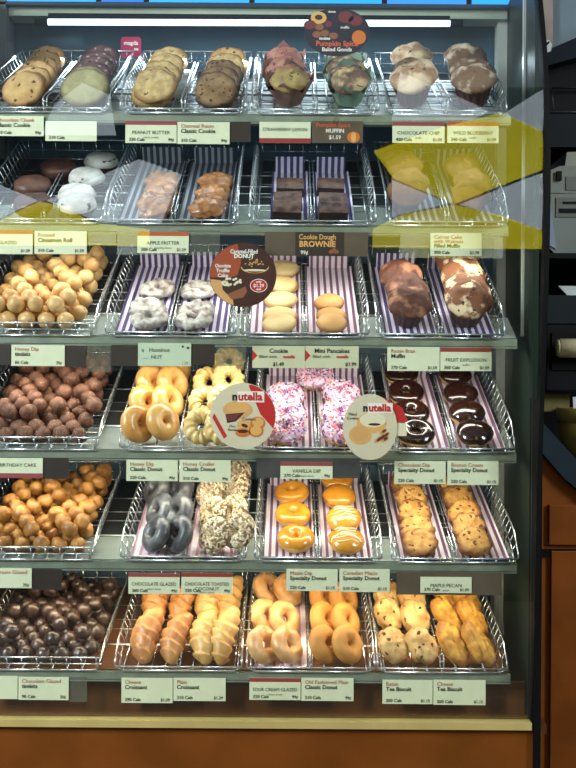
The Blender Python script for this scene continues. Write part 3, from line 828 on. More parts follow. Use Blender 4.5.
# second shelf
line('bare_roll', 'cinnamon_roll', 'cinnamon roll', 'dark glazed cinnamon roll, {} of those beside the iced rolls', 'dark cinnamon rolls', 1, [(30, 210), (33, 187), (58, 170)], 2, 0, .028)
line('iced_roll', 'iced_cinnamon_roll', 'cinnamon roll', 'white iced cinnamon roll, {} of the column above the frosted roll tag', 'iced cinnamon rolls', 1, [(74, 213), (77, 196), (87, 179), (101, 163)], 0, 0, .028, .94)
line('fritter', 'apple_fritter', 'fritter', 'knobbly glazed apple fritter, {} of the column nearer the cinnamon rolls', 'apple fritters', 1, [(153, 214), (157, 203), (161, 192), (166, 181)], 14, 0, .024)
line('fritter', 'apple_fritter', 'fritter', 'knobbly glazed apple fritter, {} of the column nearer the brownies', 'apple fritters', 1, [(206, 215), (209, 204), (213, 193), (216, 182)], 14, 0, .024)
line('brownie', 'brownie', 'brownie', 'square dark brownie, {} of the column nearer the fritters', 'brownies', 1, [(287, 216), (288, 201), (290, 187)], 16, 0, .026, .98, 2)
line('brownie', 'brownie', 'brownie', 'square dark brownie, {} of the column nearer the carrot muffins', 'brownies', 1, [(332, 217), (331, 202), (329, 187)], 16, 0, .026, .98, 2)
line('carrot_muffin', 'carrot_muffin', 'muffin', 'orange brown carrot muffin, {} of the column nearer the brownies', 'carrot muffins', 1, [(413, 210), (409, 192), (404, 175), (396, 163)], 20, 0, .028, .95)
line('carrot_muffin', 'carrot_muffin', 'muffin', 'orange brown carrot muffin, {} of the column beside the corner post', 'carrot muffins', 1, [(477, 211), (470, 193), (461, 176)], 20, 0, .028, .95)
# third shelf
line('crusty_ring', 'sugar_crusted_donut', 'donut', 'white sugar crusted ring donut, {} of the column beside the honey donut holes', 'sugar crusted donuts', 2, [(148, 325), (147, 308), (157, 289)], 3, 0, .028, 1.02)
line('crusty_ring', 'sugar_crusted_donut', 'donut', 'white sugar crusted ring donut, {} of the column beside the caramel sign', 'sugar crusted donuts', 2, [(192, 327), (190, 311), (198, 290)], 3, 0, .028, 1.02)
line('filled_cookie', 'filled_cookie', 'cookie', 'plump pale filled cookie, {} of the column beside the caramel sign', 'pale filled cookies', 2, [(279, 330), (280, 316), (281, 300), (282, 285), (284, 269)], 5, 0, .026)
line('brown_pancake', 'filled_cookie', 'cookie', 'plump tan cookie, {} of the short column above the mini pancakes tag', 'tan filled cookies', 2, [(332, 330), (331, 316), (329, 303)], 6, 0, .026, 1.0)
line('bran_muffin', 'bran_muffin', 'muffin', 'dark bran muffin, {} of the column above the raisin bran tag', 'bran muffins', 2, [(409, 318), (404, 300), (399, 285)], 22, 0, .030, 1.08)
line('fruit_muffin', 'fruit_muffin', 'muffin', 'crumb topped fruit muffin, {} of the column above the fruit explosion tag', 'fruit muffins', 2, [(470, 320), (465, 302), (461, 286), (455, 270)], 20, 0, .030, 1.14)
# fourth shelf
PAIR = ' of the pairs above the honey dip classic tag'
line('honey_ring', 'honey_dip_donut', 'donut', 'honey glazed ring donut, {} in the row beside the brown donut holes', 'honey dip donuts', 3, [(137, 428), (142, 403), (146, 383), (150, 368)], 60, 56, .040, 1.04)
line('honey_ring', 'honey_dip_donut', 'donut', 'honey glazed ring donut, {} in the row beside the crullers', 'honey dip donuts', 3, [(163, 428), (168, 402), (171, 383), (174, 368)], 60, 58, .040, 1.04)
line('cruller', 'honey_cruller', 'cruller', 'pale ridged honey cruller, {} in the row beside the honey dip donuts', 'honey crullers', 3, [(197, 429), (200, 403), (204, 383)], 50, 24, .034, .98)
line('cruller', 'honey_cruller', 'cruller', 'pale ridged honey cruller, {} in the row behind the cookie sign', 'honey crullers', 3, [(222, 429), (226, 402), (230, 380), (229, 362)], 50, 24, .034, .98)
line('sprinkle_ring', 'sprinkle_donut', 'donut', 'pink iced donut with coloured sprinkles, {} of the column nearer the crullers', 'sprinkle donuts', 3, [(285, 435), (287, 415), (286, 396)], 10, 0, .026, 1.03)
line('sprinkle_ring', 'sprinkle_donut', 'donut', 'pink iced donut with coloured sprinkles, lying across the gap behind both columns', 'sprinkle donuts', 3, [(315, 377)], 12, 0, .030, 1.03)
line('sprinkle_ring', 'sprinkle_donut', 'donut', 'pink iced donut with coloured sprinkles, {} of the column beside the cream sign', 'sprinkle donuts', 3, [(342, 436), (341, 414), (341, 393)], 10, 0, .026, 1.03)
line('choc_ring', 'chocolate_dip_donut', 'donut', 'chocolate dipped ring donut, {} of the column above the chocolate dip tag', 'chocolate dip donuts', 3, [(416, 434), (411, 413), (406, 393), (400, 373)], 12, 0, .026, 1.0)
line('choc_filled', 'chocolate_filled_donut', 'donut', 'round chocolate topped filled donut, {} of the column above the boston cream tag', 'chocolate filled donuts', 3, [(469, 434), (463, 413), (459, 394), (455, 375)], 12, 0, .030, 1.0)
# fifth shelf
line('grey_ring', 'chocolate_glazed_donut', 'donut', 'grey glazed chocolate donut, {} in the row beside the empty basket side', 'grey glazed donuts', 4, [(155, 538), (160, 511), (157, 489)], 58, -56, .040, 1.04)
line('grey_ring', 'chocolate_glazed_donut', 'donut', 'grey glazed chocolate donut, {} in the row beside the coconut donuts', 'grey glazed donuts', 4, [(178, 538), (181, 511), (181, 489)], 58, -56, .040, 1.04)
line('coconut_ring', 'coconut_donut', 'donut', 'toasted coconut donut, {} in the row beside the grey glazed donuts', 'coconut donuts', 4, [(214, 539), (213, 514), (207, 492)], 56, -52, .038, .98)
line('coconut_ring', 'coconut_donut', 'donut', 'toasted coconut donut, {} in the row beside the maple donuts', 'coconut donuts', 4, [(240, 539), (239, 512), (240, 490), (239, 476)], 56, -52, .038, .98)
line('maple_ring', 'maple_dip_donut', 'donut', 'maple iced ring donut, {} of the column above the maple dip tag', 'maple dip donuts', 4, [(296, 539), (293, 515), (292, 493)], 10, 0, .026, 1.0)
line(['maple_drizzled', 'maple_drizzled', 'maple_filled', 'maple_filled'], 'maple_filled_donut', 'donut', 'maple iced filled donut, {} of the column above the second maple tag', 'maple filled donuts', 4, [(346, 541), (344, 519), (339, 497), (337, 480)], 12, 0, .030, 1.0)
line('pecan_cookie', 'pecan_cookie', 'cookie', 'thick golden cookie, {} of the overlapping column nearer the maple donuts', 'pecan cookies', 4, [(420, 544), (417, 528), (414, 513), (411, 498), (406, 484)], 24, 0, .038, 1.0, 7)
line('pecan_cookie', 'pecan_cookie', 'cookie', 'thick golden cookie, {} of the overlapping column beside the case end', 'pecan cookies', 4, [(471, 544), (467, 528), (464, 513), (458, 499), (455, 486)], 24, 0, .038, 1.0, 7)
# lowest shelf
line('cheese_croissant', 'cheese_croissant', 'croissant', 'browned croissant, {} in the row beside the chocolate donut holes', 'cheese croissants', 5, [(145, 637), (155, 600)], 28, -8, .036, 1.02, 3)
line('cheese_croissant', 'cheese_croissant', 'croissant', 'browned croissant, {} in the row beside the plain croissants', 'cheese croissants', 5, [(172, 640), (180, 602)], 28, -14, .036, .95, 3)
line('plain_croissant', 'plain_croissant', 'croissant', 'pale croissant, {} in the row beside the browned croissants', 'plain croissants', 5, [(203, 638), (208, 602)], 28, -4, .036, 1.0, 3)
line('plain_croissant', 'plain_croissant', 'croissant', 'pale croissant, {} in the row beside the sour cream donuts', 'plain croissants', 5, [(222, 638), (228, 600)], 28, -12, .036, 1.0, 3)
line('glazed_sour', 'sour_cream_donut', 'donut', 'lumpy glazed sour cream donut, {} in the row beside the croissants', 'sour cream donuts', 5, [(263, 647), (260, 617), (264, 588)], 58, 52, .038, 1.03)
line('glazed_sour', 'sour_cream_donut', 'donut', 'lumpy glazed sour cream donut, {} in the row beside the plain ring donuts', 'sour cream donuts', 5, [(287, 648), (285, 619), (288, 590)], 58, 56, .038, 1.03)
line('plain_ring', 'old_fashioned_donut', 'donut', 'plain brown ring donut, {} in the row beside the sour cream donuts', 'old fashioned donuts', 5, [(321, 648), (321, 620), (318, 597)], 58, 54, .038, 1.03)
line('plain_ring', 'old_fashioned_donut', 'donut', 'plain brown ring donut, {} in the row beside the raisin biscuits', 'old fashioned donuts', 5, [(346, 648), (342, 621), (340, 599)], 58, 56, .038, 1.03)
line('raisin_biscuit', 'raisin_tea_biscuit', 'biscuit', 'raisin tea biscuit, {} in the row beside the plain ring donuts', 'raisin tea biscuits', 5, [(394, 645), (389, 615), (388, 596)], 44, 36, .042, 1.0)
line('raisin_biscuit', 'raisin_tea_biscuit', 'biscuit', 'raisin tea biscuit, {} in the row beside the cheese biscuits', 'raisin tea biscuits', 5, [(419, 648), (414, 617), (412, 597)], 44, 38, .042, 1.0)
line('cheese_biscuit', 'cheese_tea_biscuit', 'biscuit', 'yellow cheese tea biscuit, {} in the row beside the raisin biscuits', 'cheese tea biscuits', 5, [(450, 646), (447, 616), (446, 596)], 38, 40, .042, 1.02)
line('cheese_biscuit', 'cheese_tea_biscuit', 'biscuit', 'yellow cheese tea biscuit, {} in the row beside the case end', 'cheese tea biscuits', 5, [(474, 648), (469, 618), (466, 597)], 38, 38, .042, 1.02)
settle(FIXED)

# ------------------------------------------------------------ lettering, price tags, cards and round signs
def text_mesh(body, size, align='LEFT', bold=0.0):
    c = bpy.data.curves.new('lettering', 'FONT'); c.body = body; c.size = size; c.align_x = align; c.resolution_u = 2; c.offset = bold
    o = bpy.data.objects.new('lettering', c); COL.objects.link(o)
    bpy.context.view_layer.update()
    me = bpy.data.meshes.new_from_object(o.evaluated_get(bpy.context.evaluated_depsgraph_get()))
    v = np.array([p.co[:] for p in me.vertices]).reshape(-1, 3); f = [tuple(p.vertices) for p in me.polygons]
    bpy.data.objects.remove(o); bpy.data.curves.remove(c); bpy.data.meshes.remove(me)
    return v, f

class Print:
    """flat print on the front (-Y) of a card: x right, z up, metres from the card's centre"""
    def __init__(s): s.mb = MB(); s.mats = []
    def mi(s, m):
        if m not in s.mats: s.mats.append(m)
        return s.mats.index(m)
    def text(s, body, x, z, size, m, align='LEFT', bold=0.0, maxw=None, lift=.0007):
        v, f = text_mesh(body, size, align, bold)
        if not len(v): return
        k = 1.0
        if maxw:
            w = v[:, 0].max() - v[:, 0].min(); k = min(1.0, maxw / w)
        s.mb.add([(x + p[0] * k, -lift, z + p[1]) for p in v], f, s.mi(m))
    def poly(s, pts, m, lift=.0004):
        s.mb.add([(x, -lift, z) for x, z in pts], [tuple(range(len(pts)))], s.mi(m))
    def ell(s, x, z, rx, rz, m, lift=.0005, n=24, a=0, a0=0, a1=360):
        pts = []
        for k in range(n + (a1 - a0 < 360)):
            t = R(a0 + (a1 - a0) * k / n); p, q = rx * math.cos(t), rz * math.sin(t)
            pts.append((x + p * math.cos(R(a)) - q * math.sin(R(a)), z + p * math.sin(R(a)) + q * math.cos(R(a))))
        s.poly(pts, m, lift)
    def build(s, name, parent): return s.mb.build(name, s.mats, parent)

PXM = 2.385 / F
def card(name, label, cat, px0, px1, py0, py1, base, Y=-.015, th=.0016, group=None):
    c = at((px0 + px1) / 2, (py0 + py1) / 2, Y); w, h = (px1 - px0) * PXM / 2, (py1 - py0) * PXM / 2
    m = MB(); m.box((-w, 0, -h), (w, th, h)); o = m.build(name, base); o.location = c
    tag(o, label, cat, group)
    return o, w, h

M_INKS = mat('grey_ink', (84, 86, 70), rough=.7)
def price_tag(label, x0, x1, y0, y1, style, t1, t2='', cals='', price='', band=None, third=None):
    o, w, h = card('price_tag', label, 'price tag', x0 + .4, x1 - .4, y0, y1, M_TAG, group='cream price tags')
    p = Print()
    if style == 'A':                                 # two line tag, first line red
        p.text(t1, -w + .008, h - .0135, .0125, M_RED, maxw=2 * w - .014)
        if third: p.text(third, -w + .008, h - .0235, .0125, M_RED, maxw=2 * w - .014); p.text(t2, -w + .008, h - .034, .0125, M_INK, bold=.0002, maxw=2 * w - .014)
        else: p.text(t2, -w + .008, h - .0255, .0132, M_INK, bold=.0003, maxw=2 * w - .014)
    else:                                            # capitals in the middle, coloured band
        if band and band[0] == 'top': p.poly([(-w, h - .009), (w, h - .009), (w, h), (-w, h)], band[1])
        if band and band[0] == 'bottom': p.poly([(-w, -h), (w, -h), (w, -h + .011), (-w, -h + .011)], band[1])
        k = .004 if band and band[0] == 'bottom' else -.004
        p.text(t1, 0, k - .001, .0115, M_INK, 'CENTER', maxw=2 * w - .016)
        if third: p.text(third, 0, k - .012, .0110, M_INK, 'CENTER', maxw=2 * w - .016)
        if t2: p.text(t2, 0, k - (.018 if third else .0105), .0065, M_INKS, 'CENTER')
    if cals: p.text(cals, -w + .008, -h + .0045, .0105, M_INK, bold=.0002)
    if price: p.text(price, w - .006, -h + .0045, .0095, M_INK, 'RIGHT', bold=.0002)
    p.build('lettering', o)
    return o

M_ORB = mat('orange_band', (184, 84, 40), rough=.6); M_MAU = mat('mauve_band', (146, 66, 68), rough=.6)
T = price_tag
# top shelf
T('cream tag, half cut off, below the tan cookie stack', -8, 44, 116, 136, 'A', 'Chocolate Chunk', 'Classic Cookie', '310 Cals', '99¢')
T('cream tag with no readable name, below the grey cookie stack', 45, 97, 121, 141, 'B', '', '', '210 Cals', '')
T('cream tag with maroon band reading peanut butter', 125, 177, 121, 143, 'B', 'PEANUT BUTTER', 'classic cookie', '330 Cals', '99¢', ('top', M_MAU))
T('cream tag reading oatmeal raisin classic cookie', 177, 230, 122, 144, 'A', 'Oatmeal Raisin', 'Classic Cookie', '310 Cals', '99¢')
T('cream tag with a red band along its bottom edge reading strawberry', 259, 311, 122, 143, 'B', 'STRAWBERRY LEMON', '', '', '', ('bottom', M_BAND))
T('cream tag with mauve band reading chocolate chip', 392, 445, 122, 143, 'B', 'CHOCOLATE CHIP', 'muffin', '420 Cals', '$1.59', ('top', M_MAU))
T('cream tag with orange band reading wild blueberry', 447, 499, 122, 143, 'B', 'WILD BLUEBERRY', 'muffin', '340 Cals', '$1.59', ('top', M_ORB))
# second shelf
T('cream tag with orange band, cut off, reading glazed', -18, 33, 230, 254, 'B', 'GLAZED', '', '', '$1.29', ('top', M_ORB))
T('cream tag reading frosted cinnamon roll', 34, 87, 231, 254, 'A', 'Frosted', 'Cinnamon Roll', '310 Cals', '$1.59')
T('cream tag with orange band reading apple fritter', 137, 189, 232, 253, 'B', 'APPLE FRITTER', 'specialty donut', '350 Cals', '$1.29', ('top', M_ORB))
T('pale yellow tag reading carrot cake with walnuts filled muffin', 430, 482, 233, 256, 'A', 'Carrot Cake', 'Filled Muffin', '350 Cals', '$1.79', None, 'with Walnuts')
# third shelf
T('cream tag reading honey dip, under the pale donut holes', 11, 65, 345, 366, 'A', 'Honey Dip', 'timbits', '60 Cals', '25¢')
T('cream tag reading raisin bran muffin', 387, 440, 347, 371, 'A', 'Raisin Bran', 'Muffin', '370 Cals', '$1.59')
T('cream tag with red band reading fruit explosion', 440, 492, 348, 371, 'B', 'FRUIT EXPLOSION', 'muffin', '360 Cals', '$1.59', ('top', M_BAND))
# fourth shelf
T('cream tag with maroon band at its foot reading birthday cake', -8, 43, 458, 478, 'B', 'BIRTHDAY CAKE', '', '', '', ('bottom', M_MAU))
T('cream tag reading honey dip classic donut', 126, 178, 460, 481, 'A', 'Honey Dip', 'Classic Donut', '220 Cals', '99¢')
T('cream tag reading honey cruller classic donut', 179, 231, 460, 482, 'A', 'Honey Cruller', 'Classic Donut', '310 Cals', '99¢')
T('cream tag with maroon band reading vanilla dip', 280, 333, 462, 479, 'B', 'VANILLA DIP', 'classic donut', '270 Cals', '99¢', ('top', M_MAU))
T('cream tag reading chocolate dip specialty donut', 394, 446, 461, 484, 'A', 'Chocolate Dip', 'Specialty Donut', '220 Cals', '$1.15')
T('cream tag reading boston cream specialty donut', 447, 499, 461, 485, 'A', 'Boston Cream', 'Specialty Donut', '220 Cals', '$1.15')
# fifth shelf
T('cream tag, half cut off, reading glazed under the golden donut holes', -20, 32, 568, 588, 'A', 'Sour Cream Glazed', '', '', '25¢')
T('cream tag with dull red band reading chocolate glazed', 128, 180, 573, 594, 'B', 'CHOCOLATE GLAZED', 'classic donut', '260 Cals', '99¢', ('top', M_MAU))
T('cream tag with red band reading chocolate toasted coconut', 181, 233, 573, 594, 'B', 'CHOCOLATE TOASTED', 'classic donut', '320 Cals', '99¢', ('top', M_BAND), 'COCONUT')
T('cream tag reading maple dip specialty donut', 286, 338, 569, 591, 'A', 'Maple Dip', 'Specialty Donut', '220 Cals', '$1.15')
T('cream tag reading canadian maple specialty donut', 339, 390, 569, 592, 'A', 'Canadian Maple', 'Specialty Donut', '210 Cals', '$1.15')
T('cream tag reading maple pecan', 420, 472, 577, 593, 'B', 'MAPLE PECAN', 'danish', '370 Cals', '$1.59')
# lowest shelf
T('cream tag reading chocolate glazed, under the dark donut holes', 18, 69, 677, 700, 'A', 'Chocolate Glazed', 'timbits', '90 Cals', '25¢')
T('cream tag reading cheese croissant', 121, 173, 678, 703, 'A', 'Cheese', 'Croissant', '290 Cals', '$1.29')
T('cream tag reading plain croissant', 173, 226, 678, 701, 'A', 'Plain', 'Croissant', '310 Cals', '$1.29')
T('cream tag with maroon band reading sour cream glazed', 249, 301, 678, 700, 'B', 'SOUR CREAM GLAZED', 'classic donut', '320 Cals', '99¢', ('top', M_BAND))
T('cream tag reading old fashioned plain classic donut', 301, 354, 678, 701, 'A', 'Old Fashioned Plain', 'Classic Donut', '210 Cals', '99¢')
T('cream tag reading raisin tea biscuit', 382, 433, 680, 704, 'A', 'Raisin', 'Tea Biscuit', '250 Cals', '$1.15')
T('cream tag reading cheese tea biscuit', 433, 486, 680, 705, 'A', 'Cheese', 'Tea Biscuit', '260 Cals', '$1.15')

# blank dark cards and clear holders behind the tags
M_CARD = mat('dark_brown_card', (52, 42, 36), (46, 37, 32), 20, rough=.5)
M_TAUPE = mat('taupe_card', (94, 82, 66), (86, 74, 60), 20, rough=.5)
M_GREYC = mat('grey_card', (74, 72, 72), (66, 64, 64), 20, rough=.5)
for lab, x0, x1, y0, y1, m in [
    ('blank dark card beside the oatmeal raisin tag', 230, 251, 122, 142, M_CARD),
    ('blank dark card at the cut off end beside the honey dip donut hole tag', -12, 11, 344, 365, M_CARD),
    ('blank dark card between the honey dip tag and a clear holder', 65, 86, 346, 367, M_CARD),
    ('blank dark card before the handwritten tag', 111, 138, 345, 366, M_CARD),
    ('blank dark card after the handwritten tag', 191, 215, 344, 365, M_CARD),
    ('blank dark card beside the birthday cake tag', 43, 69, 458, 479, M_CARD),
    ('blank brown card beside the cut off glazed tag', 32, 62, 569, 590, M_CARD),
    ('grey card strip behind the vanilla dip tag', 256, 360, 458, 478, M_GREYC),
    ('taupe card strip behind the maple pecan tag', 396, 502, 572, 595, M_TAUPE),
    ('cream blank card beside the lowest honeyed brown tag', -14, 18, 676, 699, M_TAG),
]:
    o, w, h = card('blank_card', lab if 'honeyed' not in lab else 'blank cream card at the cut off end of the lowest shelf', 'card', x0 + .3, x1 - .3, y0, y1, m, Y=-.0125)
for lab, x0, x1, y0, y1 in [
    ('clear tag holder beside the frosted cinnamon roll tag', 88, 116, 232, 245),
    ('clear holder strip behind the apple fritter tag', 117, 220, 230, 255),
    ('clear tag holder in front of the brown donut holes', 87, 111, 346, 372),
    ('clear tag holder in front of the crullers', 216, 246, 344, 366),
    ('clear holder strip behind the carrot cake tag', 400, 503, 232, 258),
    ('clear tag holder beside the lowest chocolate glazed tag', 69, 87, 677, 702)]:
    o, w, h = card('tag_holder', lab, 'tag holder', x0, x1, y0, y1, M_ACRYL, Y=-.0118, th=.0012)

def flower(p, x, z, r, m): p.ell(x, z, r, r, m)
ORANGE = mat('print_orange', (206, 112, 36), rough=.6); PW = mat('print_white', (236, 232, 222), rough=.6); PT = mat('print_tan', (212, 160, 100), rough=.6)
PC = mat('print_chocolate', (58, 30, 22), rough=.6); PR = mat('print_red', (190, 34, 34), rough=.55); PB = mat('print_brown', (140, 84, 52), rough=.6); PK = mat('print_black', (24, 22, 26), rough=.6)
PO = mat('print_rust', (160, 70, 34), rough=.6); PCREAM = mat('print_cream', (226, 216, 186), rough=.6); PROSE = mat('print_rose', (112, 42, 44), rough=.6); PGOLD = mat('print_gold', (222, 168, 96), rough=.6)

# pumpkin muffin card, cookie dough brownie card, handwritten tag, two filled cookie tags
o, w, h = card('promotion_card', 'dark card with orange pumpkin reading pumpkin spice muffin', 'card', 312, 363, 121, 143, M_TAUPE)
p = Print(); p.text('Pumpkin Spice', -.010, h - .014, .0135, mat('print_coral', (214, 96, 60), rough=.6), 'CENTER', .0003, .09); p.text('MUFFIN', -.006, h - .027, .0125, PW, 'CENTER', .0003); p.text('$1.59', -.006, h - .042, .0125, PW, 'CENTER', .0002)
p.ell(.037, -.012, .015, .013, ORANGE); p.ell(.037, -.012, .006, .012, PGOLD, .0006); p.build('lettering', o)
o, w, h = card('promotion_card', 'long taupe card reading cookie dough brownie', 'card', 265, 368, 232, 256, M_TAUPE)
p = Print(); p.poly([(-w + .07, -h), (w - .055, -h), (w - .055, h), (-w + .07, h)], M_CARD, .0003)
p.text('Cookie Dough', .002, h - .017, .0165, PGOLD, 'CENTER', .0003, .085); p.text('BROWNIE', .002, h - .034, .0185, PGOLD, 'CENTER', .0006, .085); p.text('99¢', -.028, -h + .004, .012, PW, 'CENTER', .0003)
for k in range(3): p.ell(.034 + .006 * k, -.018 + .004 * (k % 2), .006, .0045, PB, .0006 + .0001 * k)
p.build('lettering', o)
o, w, h = card('handwritten_tag', 'pale green handwritten tag with two black dots, above the honey donuts', 'price tag', 138, 191, 343, 366, mat('green_card', (196, 212, 184), (190, 206, 178), 20, rough=.6))
p = Print(); p.text('a   Hazelnut', -w + .008, .006, .0135, M_INK, maxw=.10); p.text('....  NUT', -w + .012, -.010, .0125, M_INK, maxw=.10); p.text('1.29', w - .006, -h + .004, .009, PROSE, 'RIGHT')
p.ell(w - .019, h - .008, .0026, .0026, PK); p.ell(w - .007, h - .011, .0032, .0028, PK); p.build('lettering', o)
for lab, x0, x1, a, pr in [('cream card reading cookie filled with hazelnut spread', 252, 305, 'Cookie', '$1.49'), ('cream card reading mini pancakes filled with hazelnut spread', 305, 359, 'Mini Pancakes', '$1.99')]:
    o, w, h = card('promotion_card', lab, 'card', x0 + .3, x1 - .3, 346, 368, mat('card_cream', (206, 206, 172), (200, 200, 166), 20, rough=.6))
    p = Print(); p.text(a, 0, h - .016, .0145, M_INK, 'CENTER', .0003, .10); p.text('filled with', -.045, h - .028, .0105, M_INK, maxw=.052); p.text('nutella', .010, h - .028, .0105, PR, bold=.0003)
    p.text(pr, .0 if a == 'Cookie' else w - .005, -h + .005, .0115, M_INK, 'CENTER' if a == 'Cookie' else 'RIGHT', .0004)
    p.poly([(-w, -.010), (-w + .012, .003), (-w, .016)], PR); p.build('lettering', o)

def round_sign(label, px, py, rx, rz, base, stem_py, Y=-.045):
    c = at(px, py, Y); k = (2.4 + Y) / F; m = MB(); a, b = rx * k, rz * k; n = 48
    vs = [(a * math.cos(2 * math.pi * i / n), y, b * math.sin(2 * math.pi * i / n)) for y in (0, .003) for i in range(n)]
    m.add(vs, [tuple(range(n))[::-1][::-1], tuple(n + i for i in range(n))[::-1]] + [(i, n + i, n + (i + 1) % n, (i + 1) % n) for i in range(n)])
    o = m.build('round_sign', base); o.location = c; tag(o, label, 'sign', group='round signs on the shelf edges')
    d = (py - stem_py) * k
    s = MB(); z0, z1 = min(0, d), max(0, d)
    s.box((-.004, .0032, min(d, -b * .5) if d < 0 else b * .5), (.004, .0046, max(d, b * .5) if d > 0 else -b * .5)); s.box((-.007, .0032, d - .006), (.007, .0315, d)); s.build('clip', M_ACRYL, o)
    return o, a, b

o, a, b = round_sign('dark oval sign with donut pictures at the top of the case', 337, 32, 33, 24, mat('sign_navy', (34, 26, 46), (28, 22, 40), 14, rough=.5), 118)
p = Print(); p.ell(-.042, .032, .018, .014, PGOLD, .0005); p.ell(-.042, .033, .009, .006, PC, .0006)
for x, z, rx, c in [(-.040, .011, .010, PB), (-.028, -.003, .010, PB), (-.046, -.006, .010, PB), (-.020, .018, .009, PROSE), (-.008, -.009, .010, PB), (-.062, .016, .014, PROSE), (.020, .034, .018, PROSE), (.042, .026, .016, PROSE)]: p.ell(x, z, rx, rx * .75, c)
p.ell(.050, -.012, .016, .016, ORANGE); p.text('timbits', -.028, -.018, .009, PW, 'CENTER', .0003); p.text('muffin', .018, .008, .008, PW, 'CENTER', .0002); p.text('donut', -.012, .044, .007, PW, 'CENTER', .0002)
p.text('Pumpkin Spice', 0, -.032, .0165, mat('print_coral', (0, 0, 0)), 'CENTER', .0004, .115); p.text('Baked Goods', 0, -.044, .0125, PW, 'CENTER', .0003, .08); p.build('printed_picture', o)

o, a, b = round_sign('round brown sign with chocolate donut and red badge', 243, 275, 33.5, 32, mat('sign_brown', (70, 32, 24), (60, 27, 20), 14, rough=.5), 338)
p = Print(); p.poly([(x, z) for x, z in [(-a * .98, -.006)] + [(a * .985 * math.cos(R(t)), b * .985 * math.sin(R(t))) for t in range(180, 99, -8)] + [(-.004, .030), (-.012, .000), (-.030, -.006)]], PO, .0004)
p.poly([(-a * .97, -.010)] + [(a * .985 * math.cos(R(t)), b * .985 * math.sin(R(t))) for t in range(190, 262, 8)] + [(-.028, -.022), (-.054, -.012)], PT, .0004)
p.ell(.027, .018, .032, .014, PGOLD, .0005); p.ell(.027, .024, .032, .019, PC, .0006); p.ell(.027, .011, .026, .0025, PCREAM, .0007)
q = random.Random(4)
for k in range(26): t, u_ = q.uniform(0, 6.28), q.uniform(0, .9); p.ell(.027 + .028 * u_ * math.cos(t), .029 + .012 * u_ * math.sin(t), .0024, .0012, PGOLD, .0008, 8, q.uniform(0, 180))
p.poly([(-.048, -.018), (-.004, -.010), (.006, -.026), (-.036, -.044), (-.046, -.034)], PC, .0006); p.poly([(-.036, -.044), (.006, -.026), (.010, -.038), (.0, -.052), (-.026, -.056)], PB, .0005)
for k in range(30): p.ell(-.025 + q.uniform(-.022, .020), -.016 + q.uniform(-.008, .008), .0035, .0028, PCREAM, .0007 + k * .00001, 7)
p.ell(.036, -.024, .020, .0155, PW, .0007); p.ell(.036, -.024, .0185, .014, PR, .0008)
for s_, z, k in (('only', -.0175, .007), ('$1.29', -.0275, .011), ('each', -.034, .006)): p.text(s_, .036, z, k, PW, 'CENTER', .0003, lift=.001)
p.text('Caramel-Filled', .002, .049, .0135, PW, 'CENTER', .0004, .062, .001); p.text('DONUT', .002, .039, .0125, PW, 'CENTER', .0006, lift=.001)
for s_, z in (('Chocolate', .017), ('Truffle', .006), ('Cake', -.005)): p.text(s_, -.046, z, .0115, PW, 'CENTER', .0003, .036, .001)
p.build('printed_picture', o)

def logo(p, x, z, size):
    v, f = text_mesh('n', size, 'LEFT', .0010); w = v[:, 0].max()
    v2, f2 = text_mesh('utella', size, 'LEFT', .0010); w2 = v2[:, 0].max()
    tot = w + w2 + .002
    p.poly([(x - tot / 2 + w, z - size * .18), (x + tot / 2 + .003, z - size * .18), (x + tot / 2 + .003, z + size * .80), (x - tot / 2 + w, z + size * .80)], PW, .0009)
    p.text('n', x - tot / 2, z, size, PK, 'LEFT', .0010, lift=.0011); p.text('utella', x - tot / 2 + w + .0015, z, size, PR, 'LEFT', .0010, lift=.0011)
o, a, b = round_sign('round cream sign with red wedge edge and bitten cookie picture', 243, 416, 33, 33, mat('sign_cream', (216, 206, 178), (210, 200, 172), 14, rough=.5), 452)
p = Print()
p.poly([(.012, b * .93)] + [(a * .985 * math.cos(R(t)), b * .985 * math.sin(R(t))) for t in range(76, -23, -7)] + [(.040, .004)], PR, .0004)
p.poly([(-a * .93, -.004), (-.066, .006), (-.036, -.046), (-.043, -.052)], PR, .0005)
p.ell(-.012, .014, .034, .020, PT, .0006); p.ell(-.012, .020, .026, .012, PGOLD, .0007); p.poly([(-.040, .004), (.004, .008), (-.016, -.012), (-.036, -.016)], PC, .0008); p.poly([(-.038, .002), (-.004, .006), (-.020, -.009), (-.034, -.012)], PROSE, .0009)
p.ell(.034, -.016, .017, .015, ORANGE, .0006); p.ell(.030, -.033, .017, .015, ORANGE, .0007); p.ell(.034, -.014, .013, .011, PGOLD, .0008); p.ell(.030, -.033, .013, .011, PGOLD, .0009)
p.ell(.002, -.020, .015, .012, PGOLD, .0006); p.ell(.004, -.022, .008, .004, PC, .0007, a=-20); p.ell(.000, -.038, .017, .010, ORANGE, .0007); p.ell(.000, -.035, .012, .004, PC, .0008)
p.text('Cookies', .014, -.010, .0095, PC, 'CENTER', .0001, lift=.001); p.text('Mini', -.024, -.026, .008, PC, 'CENTER', lift=.001); p.text('Pancakes', -.022, -.034, .008, PC, 'CENTER', .0001, .024, .001)
logo(p, .010, .036, .0255); p.build('printed_picture', o)
o, a, b = round_sign('round cream sign with split cookies picture and red flag', 370, 427, 27, 33, mat('sign_cream', (0, 0, 0)), 452)
p = Print()
p.ell(.004, .010, .034, .024, PGOLD, .0005); p.ell(.006, .016, .030, .017, PCREAM, .0006); p.ell(.010, .006, .014, .003, PC, .0007)
p.ell(-.022, -.018, .026, .022, PGOLD, .0007); p.ell(-.022, -.016, .021, .017, PT, .0008)
